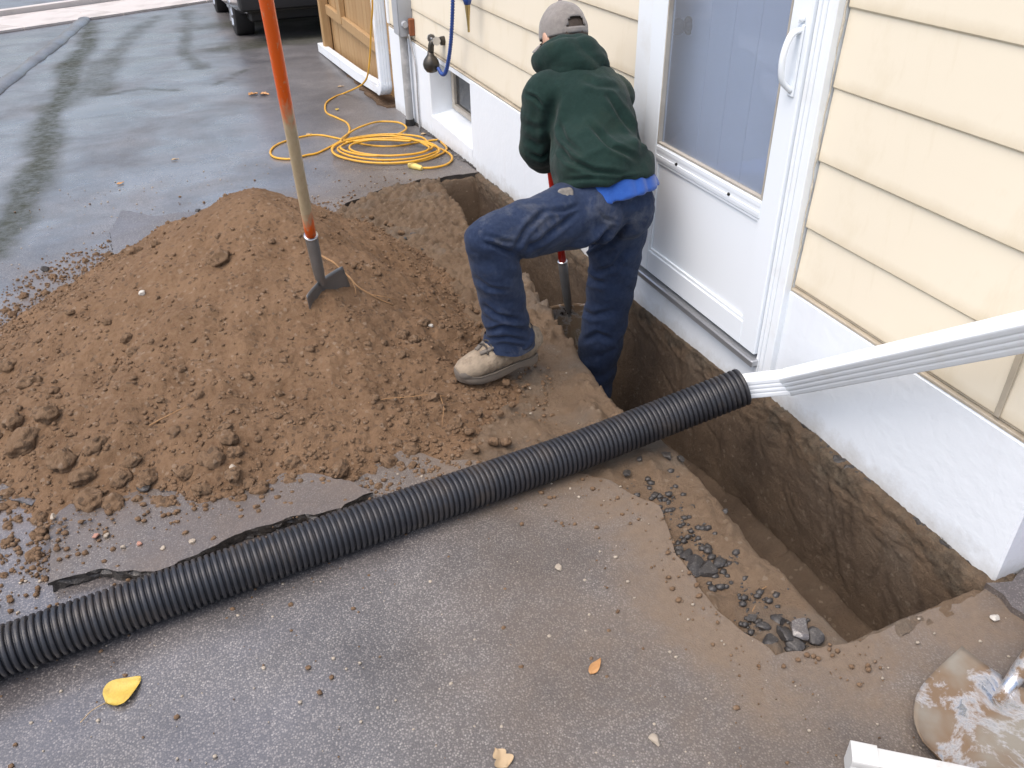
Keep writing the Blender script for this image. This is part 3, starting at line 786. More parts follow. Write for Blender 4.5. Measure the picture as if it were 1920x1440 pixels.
house = thing('house', (W, (HY0 + HY1) / 2, 0), 'pale yellow sided house with white painted foundation beside the trench', 'house')
def build_house():
    # foundation with the basement window recess cut through
    wy0, wy1, wz0, wz1 = 4.72, 5.53, -0.01, 0.375
    f = M(); X1 = 1.88; ZB = -0.75
    def grid(y0, y1, z0, z1):                # front face cut fine enough to be slightly uneven
        ny, nz = max(2, int((y1 - y0) / 0.06)), max(2, int((z1 - z0) / 0.06))
        v = []
        for i in range(ny + 1):
            for j in range(nz + 1):
                v.append((W, y0 + (y1 - y0) * i / ny, z0 + (z1 - z0) * j / nz))
        P = np.array(v); P[:, 0] += 0.004 * fbm(P, 2.5, 3)
        f.add(P, [(i * (nz + 1) + j, (i + 1) * (nz + 1) + j, (i + 1) * (nz + 1) + j + 1, i * (nz + 1) + j + 1) for i in range(ny) for j in range(nz)])
    # butt joined blocks
    f.box(W, X1, HY0, wy0, ZB, 0.402, 0.006)
    f.box(W, X1, wy1, HY1, ZB, 0.402, 0.006)
    f.box(W + 0.001, X1, wy0, wy1, ZB, wz0 - 0.06)
    f.box(W + 0.002, X1, wy0, wy1, wz1, 0.401)
    # sloping sill
    f.add([(W + 0.001, wy0, wz0 - 0.06), (W + 0.001, wy1, wz0 - 0.06), (W + 0.001, wy1, wz0 - 0.005), (W + 0.001, wy0, wz0 - 0.005), (X1 - 0.03, wy0, wz0 + 0.03), (X1 - 0.03, wy1, wz0 + 0.03), (X1 - 0.03, wy0, wz0 - 0.06), (X1 - 0.03, wy1, wz0 - 0.06)],
          [(0, 1, 2, 3), (3, 2, 5, 4), (4, 5, 7, 6)])
    # thick painted apron below the window recess
    fo = mk('foundation', f, MT['painted_wall'], parent=house, ang=30)
    fo.location = (0, 0, 0); fo.matrix_parent_inverse = Matrix.Translation(-Vector(WLOC['house']))
    for v in fo.data.vertices: v.co += Vector(WLOC[fo.name])
    WLOC[fo.name] = np.zeros(3)
    # basement window, set back
    wf = M(); xw = 1.80
    a, b, c, d = wy0 + 0.10, wy1 - 0.02, wz0 + 0.035, wz1 - 0.012
    t = 0.035
    wf.box(xw, xw + 0.05, a, b, c, c + t, .004).box(xw, xw + 0.05, a, b, d - t, d, .004).box(xw + .001, xw + 0.049, a, a + t, c + t, d - t, .003).box(xw + .001, xw + 0.049, b - t * 1.4, b, c + t, d - t, .003)
    wn = mk('basement_window', wf, MT['frame_old'], parent=house)
    mk('pane', M().box(xw + 0.022, xw + 0.03, a + t, b - t * 1.4, c + t, d - t), MT['dark_pane'], parent=wn)
    mk('jamb', M().box(xw - .01, X1, wy0 + 0.0015, wy0 + 0.098, wz0 + 0.03, wz1 - .002), MT['painted_wall'], parent=wn)
    # sill ledge under the siding: two thin courses
    for (y0, y1) in ((HY0 + .002, 1.80), (2.80, HY1 - .002)):
        mk('ledge', M().box(W + 0.001, 1.70, y0, y1, 0.402, 0.412, .002), MT['ledge'], parent=house)
        mk('drip_strip', M().box(W + 0.012, 1.70, y0, y1, 0.4125, 0.421, .003), MT['ledge'], parent=house)
    # sheathing
    sh = M(); Z1 = 2.95
    sh.box(1.69, X1, HY0 + .003, 1.80, 0.421, Z1).box(1.69, X1, 2.80, HY1 - .003, 0.421, Z1).box(1.69, X1, 1.80, 2.80, 2.16, Z1)
    sh.box(X1 - .01, X1 + .1, 1.80, 2.80, 0.402, 2.16)
    mk('wall', sh, MT['ledge'], parent=house)
    # lap boards
    rr = random.Random(5)
    def board(y0, y1, z0, z1):
        xo, xi = 1.6620, 1.6700
        pr = [(1.689, z0), (xo + .003, z0), (xo, z0 + 0.004), (xo + 0.0005, z0 + 0.014), (xi, z1 + 0.004), (1.689, z1 + 0.004)]
        seg = max(2, int((y1 - y0) / 0.35)); v = []; fs = []
        for i in range(seg + 1):
            y = y0 + (y1 - y0) * i / seg
            w_ = 0.0012 * math.sin(y * 2.3 + z0 * 9)
            v += [(x + w_, y, z) for x, z in pr]
        n = len(pr)
        for i in range(seg):
            for j in range(n): fs.append((i * n + j, i * n + (j + 1) % n, (i + 1) * n + (j + 1) % n, (i + 1) * n + j))
        fs += [tuple(range(n)), tuple(reversed(range(seg * n, seg * n + n)))]
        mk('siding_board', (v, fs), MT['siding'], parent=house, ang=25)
    z = 0.4215; k = 0
    hts = [0.190] + [0.2] * 12
    for h in hts:
        z1 = min(z + h, 2.95)
        if z1 - z < 0.05: break
        cuts = [HY0] + ([1.045] if k == 0 else []) + [1.798]
        for a_, b_ in zip(cuts[:-1], cuts[1:]): board(a_ + .0015, b_ - .003, z, z1)
        cut = [2.803, HY1 - 0.03] if k % 2 else [2.803, [5.9, 3.55, 6.1][k // 2 % 3], HY1 - 0.03]
        for a_, b_ in zip(cut[:-1], cut[1:]): board(a_ + .001, b_ - .001, z, z1)
        if z > 2.16 - 0.02: board(1.799, 2.801, max(z, 2.17), z1)
        z = z1; k += 1
    mk('joint_cover', M().box(1.656, 1.662, 1.036, 1.052, 0.4225, 0.606, .002), MT['ledge'], parent=house)
    mk('corner_trim', M().box(1.652, 1.69, HY1 - 0.03, HY1 + 0.02, 0.42, 2.95, .004), MT['white_paint'], parent=house)
    # end walls and roof so that the house is a body
    for (y0, y1) in ((HY1 - 0.2, HY1 - .004), (HY0 + .004, HY0 + 0.2)): mk('end_wall', M().box(1.885, 6.0, y0, y1, -0.75, 2.95), MT['white_paint'], parent=house)
    v = [(1.42, HY0 - .25, 2.92), (1.42, HY1 + .25, 2.92), (6.3, HY1 + .25, 4.2), (6.3, HY0 - .25, 4.2)]
    rv = v + [(x, y, z_ + .14) for x, y, z_ in v]
    mk('roof', (rv, [(3, 2, 1, 0), (4, 5, 6, 7), (0, 1, 5, 4), (1, 2, 6, 5), (2, 3, 7, 6), (3, 0, 4, 7)]), MT['roofing'], parent=house)
    # door casing
    cs = M()
    cs.box(1.632, 1.70, 1.801, 1.836, 0.028, 2.24, .003).box(1.6285, 1.70, 1.8355, 1.852, 0.030, 2.20, .002).box(1.624, 1.70, 1.8515, 1.8645, 0.032, 2.18, .002)
    cs.box(1.634, 1.70, 2.688, 2.80, 0.03, 2.24, .004).box(1.622, 1.70, 2.664, 2.6875, 0.03, 2.18, .003)
    cs.box(1.634, 1.70, 1.8365, 2.6875, 2.18, 2.24, .004)
    mk('door_casing', cs, MT['white_paint'], parent=house)
    # old caulk line between casing and siding
    pts = [(1.658 + rr.uniform(-.002, .002), 1.7995 + rr.uniform(-.002, .002), 0.40 + 0.03 * i) for i in range(55)]
    mk('caulk_bead', M().tube(pts, [0.0022 + rr.uniform(-.0012, .002) for _ in pts], n=6), MT['caulk'], parent=house)
    mk('door_sill', M().box(1.598, 1.70, 1.853, 2.70, 0.100, 0.126, .004), MT['aluminium'], parent=house)
    mk('stoop', M().box(1.630, 1.70, 1.84, 2.80, -0.06, 0.0995, .012), MT['painted_wall'], parent=house)
    # storm door
    def DT(m_):
        m_.v = [(x, 1.8665 + (y - 1.9145) * 0.9591, 1.6 - (1.6 - z_) * 0.974) for x, y, z_ in m_.v]; return m_
    D0, D1, xf, xb = 1.9145, 2.7455, 1.612, 1.645
    sd = M()
    sd.box(xf, xb, D0, 2.000, 0.100, 2.14, .004).box(xf, xb, 2.648, D1, 0.100, 2.14, .004)
    sd.box(xf + .001, xb, 2.000, 2.648, 0.100, 0.190, .003).box(xf + .001, xb, 2.000, 2.648, 2.04, 2.14, .003)
    sd.box(xf + .001, xb, 2.000, 2.648, 0.560, 0.622, .003)
    sd.box(xf - .001, xf + .004, 2.002, 2.646, 0.570, 0.584, .001).box(xf - .001, xf + .004, 2.002, 2.646, 0.600, 0.616, .001)
    door = mk('storm_door', DT(sd), MT['door_white'], parent=house, ang=30)
    kp = M().box(xf + .012, xb - .006, 1.998, 2.650, 0.188, 0.562)
    mk('kick_panel', DT(kp), MT['door_white'], parent=door)
    bd = M().box(xf + .005, xf + .0125, 2.000, 2.012, 0.190, 0.560, .002).box(xf + .005, xf + .0125, 2.636, 2.648, 0.190, 0.560, .002).box(xf + .0052, xf + .0126, 2.012, 2.636, 0.190, 0.203, .002).box(xf + .0052, xf + .0126, 2.012, 2.636, 0.548, 0.560, .002)
    mk('panel_bead', DT(bd), MT['door_white'], parent=door)
    mk('glass_pane', DT(M().box(1.628, 1.632, 1.998, 2.650, 0.620, 2.042)), MT['glass'], parent=door)
    gs = M()
    g = .007
    gs.box(1.6135, 1.633, 2.0005, 2.0005 + g, 0.6222, 2.040).box(1.6135, 1.633, 2.648 - g, 2.6475, 0.6222, 2.040).box(1.6136, 1.6331, 2.0075, 2.641, 0.6224, 0.6224 + g)
    mk('glazing_strip', DT(gs), MT['frame_old'], parent=door)
    for (y, z_) in ((2.17, 0.587), (2.50, 0.587)): mk('screw', DT(M().ball((xf - .001, y, z_), .006, 8, 6)), MT['knob_metal'], parent=door)
    # pull handle: back plate, bow, latch button
    hp = M().box(xf - .008, xf + .001, 1.930, 1.957, 0.955, 1.150, .004)
    hd = mk('door_handle', DT(hp), MT['door_white'], parent=door, ang=30)
    P = spline([(xf - .004, 1.9435, 1.135), (xf - .032, 1.9435, 1.125), (xf - .046, 1.945, 1.085), (xf - .047, 1.946, 1.04), (xf - .036, 1.946, 1.000), (xf - .006, 1.9435, 0.972)], 6)
    mk('bow', DT(M().tube(P, [(.008, .011)] * len(P), n=10)), MT['door_white'], parent=hd, smooth=True)
    mk('latch_button', DT(M().tube([(xf - .004, 1.9435, 1.162), (xf - .022, 1.9435, 1.162)], .009, n=12)), MT['door_white'], parent=hd, ang=40)
    # inner door behind the glass with raised verticals
    ip = M().box(1.752, 1.80, 1.86, 2.77, 0.10, 2.18)
    idr = mk('inner_door', ip, MT['inner_door'], parent=house)
    for k in range(5):
        y = 1.98 + k * 0.134
        mk('rib', M().box(1.7495, 1.7525, y, y + 0.110, 0.14, 2.10, .002), MT['inner_door'], parent=idr)
    q = np.array([1.735, 2.505, 1.03]); q = PX(1272, 50, 1.71)
    kn = M(); y, z_ = q[1], q[2]
    prof = [(0.044, .030), (0.040, .031), (0.038, .014), (0.018, .013), (0.012, .024), (0.002, .0285), (-0.010, .027), (-0.018, .018), (-0.020, .002)]
    mk('door_knob', M().tube([(1.71 + a_, y, z_) for a_, b_ in prof], [b_ for a_, b_ in prof], n=24), MT['knob_metal'], parent=idr, smooth=True)
    return
build_house()

# broken strip of asphalt still stuck to the foundation along the trench
def remnant(y0, y1, wdt, zoff, seed):
    rs = np.random.RandomState(seed); n = int((y1 - y0) / 0.012)
    v, f = [], []
    for i in range(n + 1):
        y = y0 + (y1 - y0) * i / n; g = float(gz(y)) + zoff
        w_ = wdt * (0.12 + 1.25 * abs(math.sin(i * 0.11 + seed) * math.sin(i * 0.047 + 2 * seed)) * rs.uniform(.5, 1.25)) * (0.2 + 0.8 * min(1, 6 * min(i, n - i) / n))
        t = 0.012 + 0.012 * rs.rand()
        v += [(W + .004, y, g + rs.uniform(-.004, .007)), (W - w_ * .6, y, g + rs.uniform(-.005, .003)), (W - w_, y + rs.uniform(-.004, .004), g - t * .5), (W - w_ * .7, y, g - t - .008), (W + .004, y, g - t - .02)]
    for i in range(n):
        for j in range(5): f.append((i * 5 + j, i * 5 + (j + 1) % 5, i * 5 + 5 + (j + 1) % 5, i * 5 + 5 + j))
    f += [(0, 1, 2, 3, 4), tuple(n * 5 + j for j in (4, 3, 2, 1, 0))]
    return v, f
for y0, y1, wdt, zo, sd, lb in ((0.90, 1.70, 0.022, 0.007, 3, 'ragged black asphalt strip left along the wall at the near end of the trench'), (4.66, 6.2, 0.030, 0.012, 5, 'crumbling dark asphalt edge along the wall below the basement window')):
    tag(mk('asphalt_strip', remnant(y0, y1, wdt, zo, sd), MT['asphalt_black']), lb, 'asphalt strip')
# black patch at the house corner
pp = jag([(1.66, 0.60), (1.62, 0.74), (1.625, 0.885), (1.72, 0.885), (2.1, 0.88), (2.1, 0.55)], 0.03, 0.012, 8)
tag(mk('asphalt_patch', M().prism(pp, -0.01, 0.018), MT['asphalt_wet']), 'smooth dark asphalt patch at the near corner of the house', 'asphalt patch')

# ================================================================== CORRUGATED PIPE AND DOWNSPOUTS
simple('pipe_plastic', (0.022, 0.023, 0.028), 0.40, 0.3, 14, 0.2, 150, dirt=(0.10, 0.076, 0.055), dirt_amt=0.35, dirt_scale=9)
simple('gutter_white', (0.80, 0.84, 0.88), 0.35, 0.02, 6, 0.04, 50, dirt=(0.60, 0.56, 0.48), dirt_amt=0.3, dirt_scale=8)
def pipe():
    r0, r1, pit = 0.0600, 0.0515, 0.0158
    C = [(-1.05, 1.545, r0 - .004), (-0.635, 1.597, r0 - .004), (0.0, 1.655, r0 - .004), (0.3, 1.682, r0 - .004), (0.852, 1.731, r0 - .006), (1.174, 1.744, 0.082), (1.466, 1.704, 0.160)]
    P = np.array(spline(C, 60)); s = np.concatenate([[0], np.cumsum(np.linalg.norm(np.diff(P, axis=0), axis=1))])
    n = int(s[-1] / pit)
    pts, rad = [], []
    for k in range(n):
        for u, r in ((0.0, r1), (0.12, r1), (0.26, r0 - .0012), (0.36, r0), (0.74, r0), (0.84, r0 - .0012), (0.97, r1)):
            q = (k + u) * pit; pts.append([np.interp(q, s, P[:, i]) for i in range(3)]); rad.append(r)
    # open mouth: turn back inside
    e = n * pit
    m_ = M(); m_.tube(pts, rad, n=40, cap=False)
    ins = pts[::-1][:60] ; m2 = M(); m2.tube(ins, 0.049, n=40, cap=False)
    m_.add(m2.v, m2.f)
    b = len(m_.v)
    t = np.array(pts[-1]) - np.array(pts[-8]); t /= np.linalg.norm(t)
    m3 = M(); m3.tube([np.array(pts[-1]), np.array(pts[-1]) + t * .0005], [r1, 0.049], n=40, cap=False); m_.add(m3.v, m3.f)
    o = mk('drain_pipe', m_, MT['pipe_plastic'], ang=50)
    tag(o, 'long black corrugated plastic drain pipe lying across the driveway and trench', 'drain pipe')
    return np.array(pts[-1]), t
pe, pt = pipe()
# ribbed rectangular downspout profile (u across the face, q through)
def rect_prof():
    p = []
    a, b = 1.0, 0.72
    gro = [-0.45, 0.0, 0.45]
    def face(u):
        return b
    for u in np.linspace(-a + .12, a - .12, 31):
        d = min(abs(u - g) for g in gro); p.append((u, b - 0.045 * max(0, 1 - (d / 0.09) ** 2)))
    p += [(a - .03, b - .04), (a, b - .12), (a, -b + .12), (a - .03, -b + .04)]
    for u in np.linspace(a - .12, -a + .12, 31):
        d = min(abs(u - g) for g in gro); p.append((u, -b + 0.045 * max(0, 1 - (d / 0.09) ** 2)))
    p += [(-a + .03, -b + .04), (-a, -b + .12), (-a, b - .12), (-a + .03, b - .04)]
    return p
PROF = rect_prof()
def dsp(pts, s, up, s2=None):
    m_ = M(); m_.tube(pts, [(s, s)] * len(pts) if s2 is None else s2, prof=PROF, up=up); return m_
A = PX(1478, 716, 1.565); B = PX(1920, 622, 1.525); Ed = (B - A) / np.linalg.norm(B - A)
j0 = pe - pt * 0.05
dn_ = thing('downspout', (A[0], A[1], 0), 'white ribbed downspout slanting down along the wall into the black pipe', 'downspout')
upv = (-0.55, 0.35, 0.75)
cuff = [pe + (pe - A) * 0.06, pe + (A - pe) * 0.3, pe + (A - pe) * 0.7, A + (A - pe) * 0.03]
mk('end_cuff', dsp(cuff, 0.034, upv, [(0.033, 0.033), (0.0335, 0.0335), (0.034, 0.034), (0.0345, 0.0345)]), MT['gutter_white'], parent=dn_, ang=35)
T1 = A + Ed * 1.18
mk('long_run', dsp([A - Ed * 0.002] + [A + Ed * (1.18 * k / 8) for k in range(1, 9)], 0.037, upv), MT['gutter_white'], parent=dn_, ang=35)
top = np.array([1.60, T1[1] - 0.05, T1[2] + 0.12])
mk('elbow', dsp(spline([T1 - Ed * 0.01, T1 + Ed * 0.05, top, top + np.array([0, 0, 0.1])], 5), 0.0385, upv), MT['gutter_white'], parent=dn_, ang=35)
mk('riser', dsp([top + np.array([0, 0, 0.09]), np.array([1.60, top[1], 2.9])], 0.0435, (-1, 0, 0)), MT['gutter_white'], parent=dn_, ang=35)

# far downspout with its extension lying along the fence foot
fd0 = np.array([1.62, 6.60, 0]); gzf = float(gz(6.6))
fdt = thing('corner_downspout', (1.62, 6.60, gzf), 'white downspout at the far house corner with a long extension toward the car', 'downspout')
mk('riser', dsp([(1.615, 6.60, -0.02), (1.615, 6.60, 2.9)], 0.045, (-1, 0, 0)), MT['gutter_white'], parent=fdt, ang=35)
mk('elbow', dsp(spline([(1.615, 6.60, -0.015), (1.615, 6.605, -0.06), (1.615, 6.66, -0.100), (1.618, 6.74, -0.105)], 5), 0.047, (-1, 0, 0)), MT['gutter_white'], parent=fdt, ang=35)
fe = G(602, 90, 0.04)
mk('extension', dsp([(1.618, 6.73, -0.105), (1.63, 7.6, -0.185), (fe[0], fe[1], float(gz(fe[1])) + 0.05)], 0.044, (0, 0, 1)), MT['gutter_white'], parent=fdt, ang=35)

# ================================================================== METER BOX, CONDUIT, TAP, HOSE
simple('grey_metal', (0.36, 0.38, 0.41), 0.5, 0.12, 8, 0.1, 80, dirt=(0.30, 0.27, 0.22), dirt_amt=0.4)
simple('rust', (0.22, 0.075, 0.03), 0.85, 0.4, 30, 0.4, 120)
simple('conduit_grey', (0.33, 0.33, 0.33), 0.55, 0.2, 10, 0.2, 80, dirt=(0.70, 0.70, 0.70), dirt_amt=0.7, dirt_scale=7)
simple('tar', (0.012, 0.012, 0.013), 0.5, 0.2)
simple('bronze', (0.060, 0.054, 0.046), 0.35, 0.3, 20, 0.1, 80, Metallic=0.6)
simple('brass', (0.48, 0.36, 0.16), 0.32, 0.15, 20, 0.05, 90, Metallic=0.9)
simple('blue_hose', (0.016, 0.055, 0.24), 0.38, 0.2, 30, 0.1, 150)
simple('steel_bright', (0.62, 0.62, 0.63), 0.28, 0.1, 20, 0.1, 90, Metallic=1.0)
q = PX(752, 30, W - .05)
eb = thing('electrical_box', (W, q[1], float(gz(q[1]))), 'grey electrical box with conduit running down the white foundation', 'electrical box')
yb = q[1]
mk('box', M().box(W - .085, W + .012, yb - .065, yb + .075, 0.44, 0.78, .008, seg=2), MT['grey_metal'], parent=eb, ang=30)
mk('box_cover', M().box(W - .092, W - .0855, yb - .060, yb + .070, 0.448, 0.772, .004), MT['grey_metal'], parent=eb)
mk('conduit', M().tube([(W - .045, yb + .01, 0.44), (W - .045, yb + .01, 0.42), (W - .045, yb + .01, float(gz(yb)) - .05)], [.032, .028, .028], n=20), MT['conduit_grey'], parent=eb, ang=40)
mk('tar_collar', M().tube([(W - .045, yb + .01, float(gz(yb)) + .045), (W - .045, yb + .01, float(gz(yb)) - .02)], [.032, .04], n=20), MT['tar'], parent=eb, ang=40)
mk('fitting', M().tube([(W - .05, yb - .062, 0.52), (W - .05, yb - .095, 0.52)], [.024, .020], n=14), MT['grey_metal'], parent=eb, ang=40)
mk('clamp', M().box(W - .03, W + .01, yb - .115, yb - .085, 0.45, 0.56, .006), MT['rust'], parent=eb)
rr = random.Random(3)
pts = spline([(W - .03, yb - .09, 0.46), (W - .02, yb - .105, 0.36), (W - .012, yb - .135, 0.25), (W - .012, yb - .12, 0.0), (W - .012, yb - .12, float(gz(yb)) - .02)], 6)
tag(mk('ground_wire', M().tube(pts, .0065, n=8), MT['conduit_grey'], smooth=True), 'thin painted ground wire beside the electrical conduit on the foundation', 'wire')
# tap
q = PX(815, 78, W - .05); ty, tz = q[1], q[2]
tap = thing('garden_tap', (W, ty, tz), 'dark bronze outdoor tap with a round hose fitting on the house wall', 'tap')
mk('flange', M().tube([(W + .012, ty, tz), (W - .012, ty, tz)], [.028, .026], n=18), MT['bronze'], parent=tap, ang=40)
P = spline([(W, ty, tz), (W - .04, ty, tz + .005), (W - .07, ty + .002, tz - .01), (W - .078, ty + .004, tz - .06)], 6)
mk('spout', M().tube(P, [.019] * len(P), n=14), MT['bronze'], parent=tap, smooth=True)
for s in (-1, 1):
    h = M(); c = np.array([W - .055, ty + s * .052, tz + .012])
    h.tube([(W - .055, ty, tz), c], .007, n=8)
    h.tube([c - [0, .004, 0], c + [0, .004, 0]], .026, n=8)
    mk('handle', h, MT['steel_bright'], parent=tap, ang=40)
prof = [(-.055, .018), (-.075, .022), (-.085, .030), (-.105, .045), (-.130, .052), (-.155, .047), (-.175, .032), (-.182, .012)]
mk('hose_fitting', M().tube([(W - .080, ty + .006, tz + a) for a, b in prof], [b for a, b in prof], n=22), MT['bronze'], parent=tap, smooth=True)
# coiled blue hose
def hose():
    px = [(822, 128), (827, 137), (833, 139), (838, 128), (843, 100), (846, 70), (848, 35), (849, 0)]
    C = [PX(a, b, W - .075) for a, b in px]
    C += [C[-1] + np.array([0, -.005, .06]), C[-1] + np.array([-.02, -.06, .14]), C[-1] + np.array([-.02, -.14, .16]), C[-1] + np.array([-.02, -.20, .10])]
    P = np.array(spline(C, 40)); s = np.concatenate([[0], np.cumsum(np.linalg.norm(np.diff(P, axis=0), axis=1))])
    n = int(s[-1] / .004); out = []; 
    ss = np.linspace(0, s[-1], n)
    pts = np.stack([np.interp(ss, s, P[:, i]) for i in range(3)], 1)
    rad = [.0105 + .0022 * math.sin(k * 1.6) for k in range(n)]
    h = thing('garden_hose', PX(833, 139, W - .075), 'ribbed blue garden hose hanging from the tap with a brass nozzle', 'hose')
    mk('hose', M().tube(pts, rad, n=12), MT['blue_hose'], parent=h, smooth=True)
    a = PX(876, 0, W - .07); b = PX(879, 60, W - .07)
    d = (b - a) / np.linalg.norm(b - a)
    mk('nozzle_grip', M().tube([a - d * .10, a - d * .06, a + d * .0, a + d * .022], [.014, .024, .024, .017], n=16), MT['blue_hose'], parent=h, smooth=True)
    mk('nozzle_tip', M().tube([a + d * .018, a + d * .04, a + d * .10, b - d * .02, b], [.016, .014, .0085, .006, .0068], n=14), MT['brass'], parent=h, ang=40)
hose()

# ================================================================== FENCE, PIER, CAR
def wood():
    n = N('cedar')
    c = n.noise(3, 6, 0.6, 0.8, co=n.scale((14, 14, 1.2)))
    col = n.mix(c, (0.26, 0.155, 0.068), (0.50, 0.335, 0.165))
    col = n.mix(n.math('MULTIPLY', n.rand(), 0.4), col, (0.30, 0.17, 0.07))
    MT['cedar'] = n.fin(col, 0.7, n.bump(n.noise(8, 5, co=n.scale((14, 14, 1))), 0.3, 0.004))
wood()
simple('brick', (0.36, 0.19, 0.14), 0.85, 0.3, 12, 0.4, 90)
simple('mortar', (0.34, 0.32, 0.30), 0.9, 0.2)
fx = 1.74
fence = thing('wooden_fence', (fx, 8.0, float(gz(8))), 'vertical cedar board fence running on from the far house corner', 'fence')
y = 6.62; r = random.Random(8)
while y < 9.15:
    wd = 0.128; g = float(gz(y))
    mk('board', M().box(fx + r.uniform(-.003, .003), fx + .02, y + .002, y + wd, g - .03, g + 1.75 + r.uniform(-.01, .01), .003), MT['cedar'], parent=fence)
    y += wd + .003
for z_ in (0.35, 1.35): mk('rail', M().box(fx - .045, fx - .004, 6.62, 9.15, float(gz(7.9)) + z_, float(gz(7.9)) + z_ + .09, .004), MT['cedar'], parent=fence)
mk('post', M().box(fx - .10, fx - .01, 9.16, 9.25, float(gz(9.2)) - .05, float(gz(9.2)) + 1.85, .006), MT['cedar'], parent=fence)
mk('post_cap', M().box(fx - .055, fx - .004, 8.40, 8.53, 0.10, 1.6, .004), MT['cedar'], parent=fence)
pier = thing('brick_pier', (1.95, 9.5, float(gz(9.5))), 'pinkish brick pier at the far end of the wooden fence', 'pier')
g = float(gz(9.45)) - .02
mk('core', M().box(1.745, 2.135, 9.305, 9.695, g - .1, g + 1.9), MT['mortar'], parent=pier)
zc = g; k = 0
while zc < g + 1.85:
    for (a, b) in ((9.30, 9.49), (9.505, 9.70)) if k % 2 == 0 else ((9.30, 9.395), (9.41, 9.60), (9.61, 9.70)):
        mk('brick', M().box(1.735, 1.80, a, b, zc, zc + .062, .004), MT['brick'], parent=pier)
    for (a, b) in ((1.802, 1.96), (1.972, 2.14)) if k % 2 == 0 else ((1.802, 1.88), (1.892, 2.05), (2.06, 2.14)):
        mk('brick', M().box(a, b, 9.2985, 9.36, zc, zc + .062, .004), MT['brick'], parent=pier)
    zc += .073; k += 1
# bare strip of earth with leaf litter along the fence foot
sp = [(1.60, 6.55), (1.56, 6.9), (1.60, 7.6), (1.64, 8.4), (1.70, 9.3), (1.9, 9.3), (1.9, 6.55)]
sp = jag(sp, 0.08, 0.02, 6)
v = [(a, b, float(gz(b)) + 0.012) for a, b in sp]
mz = M().add(v + [(a, b, c - .06) for a, b, c in v], [tuple(range(len(v)))] + [(i, (i + 1) % len(v), len(v) + (i + 1) % len(v), len(v) + i) for i in range(len(v))])
o = mk('earth_strip', mz, MT['soil_trench']); o['kind'] = 'structure'

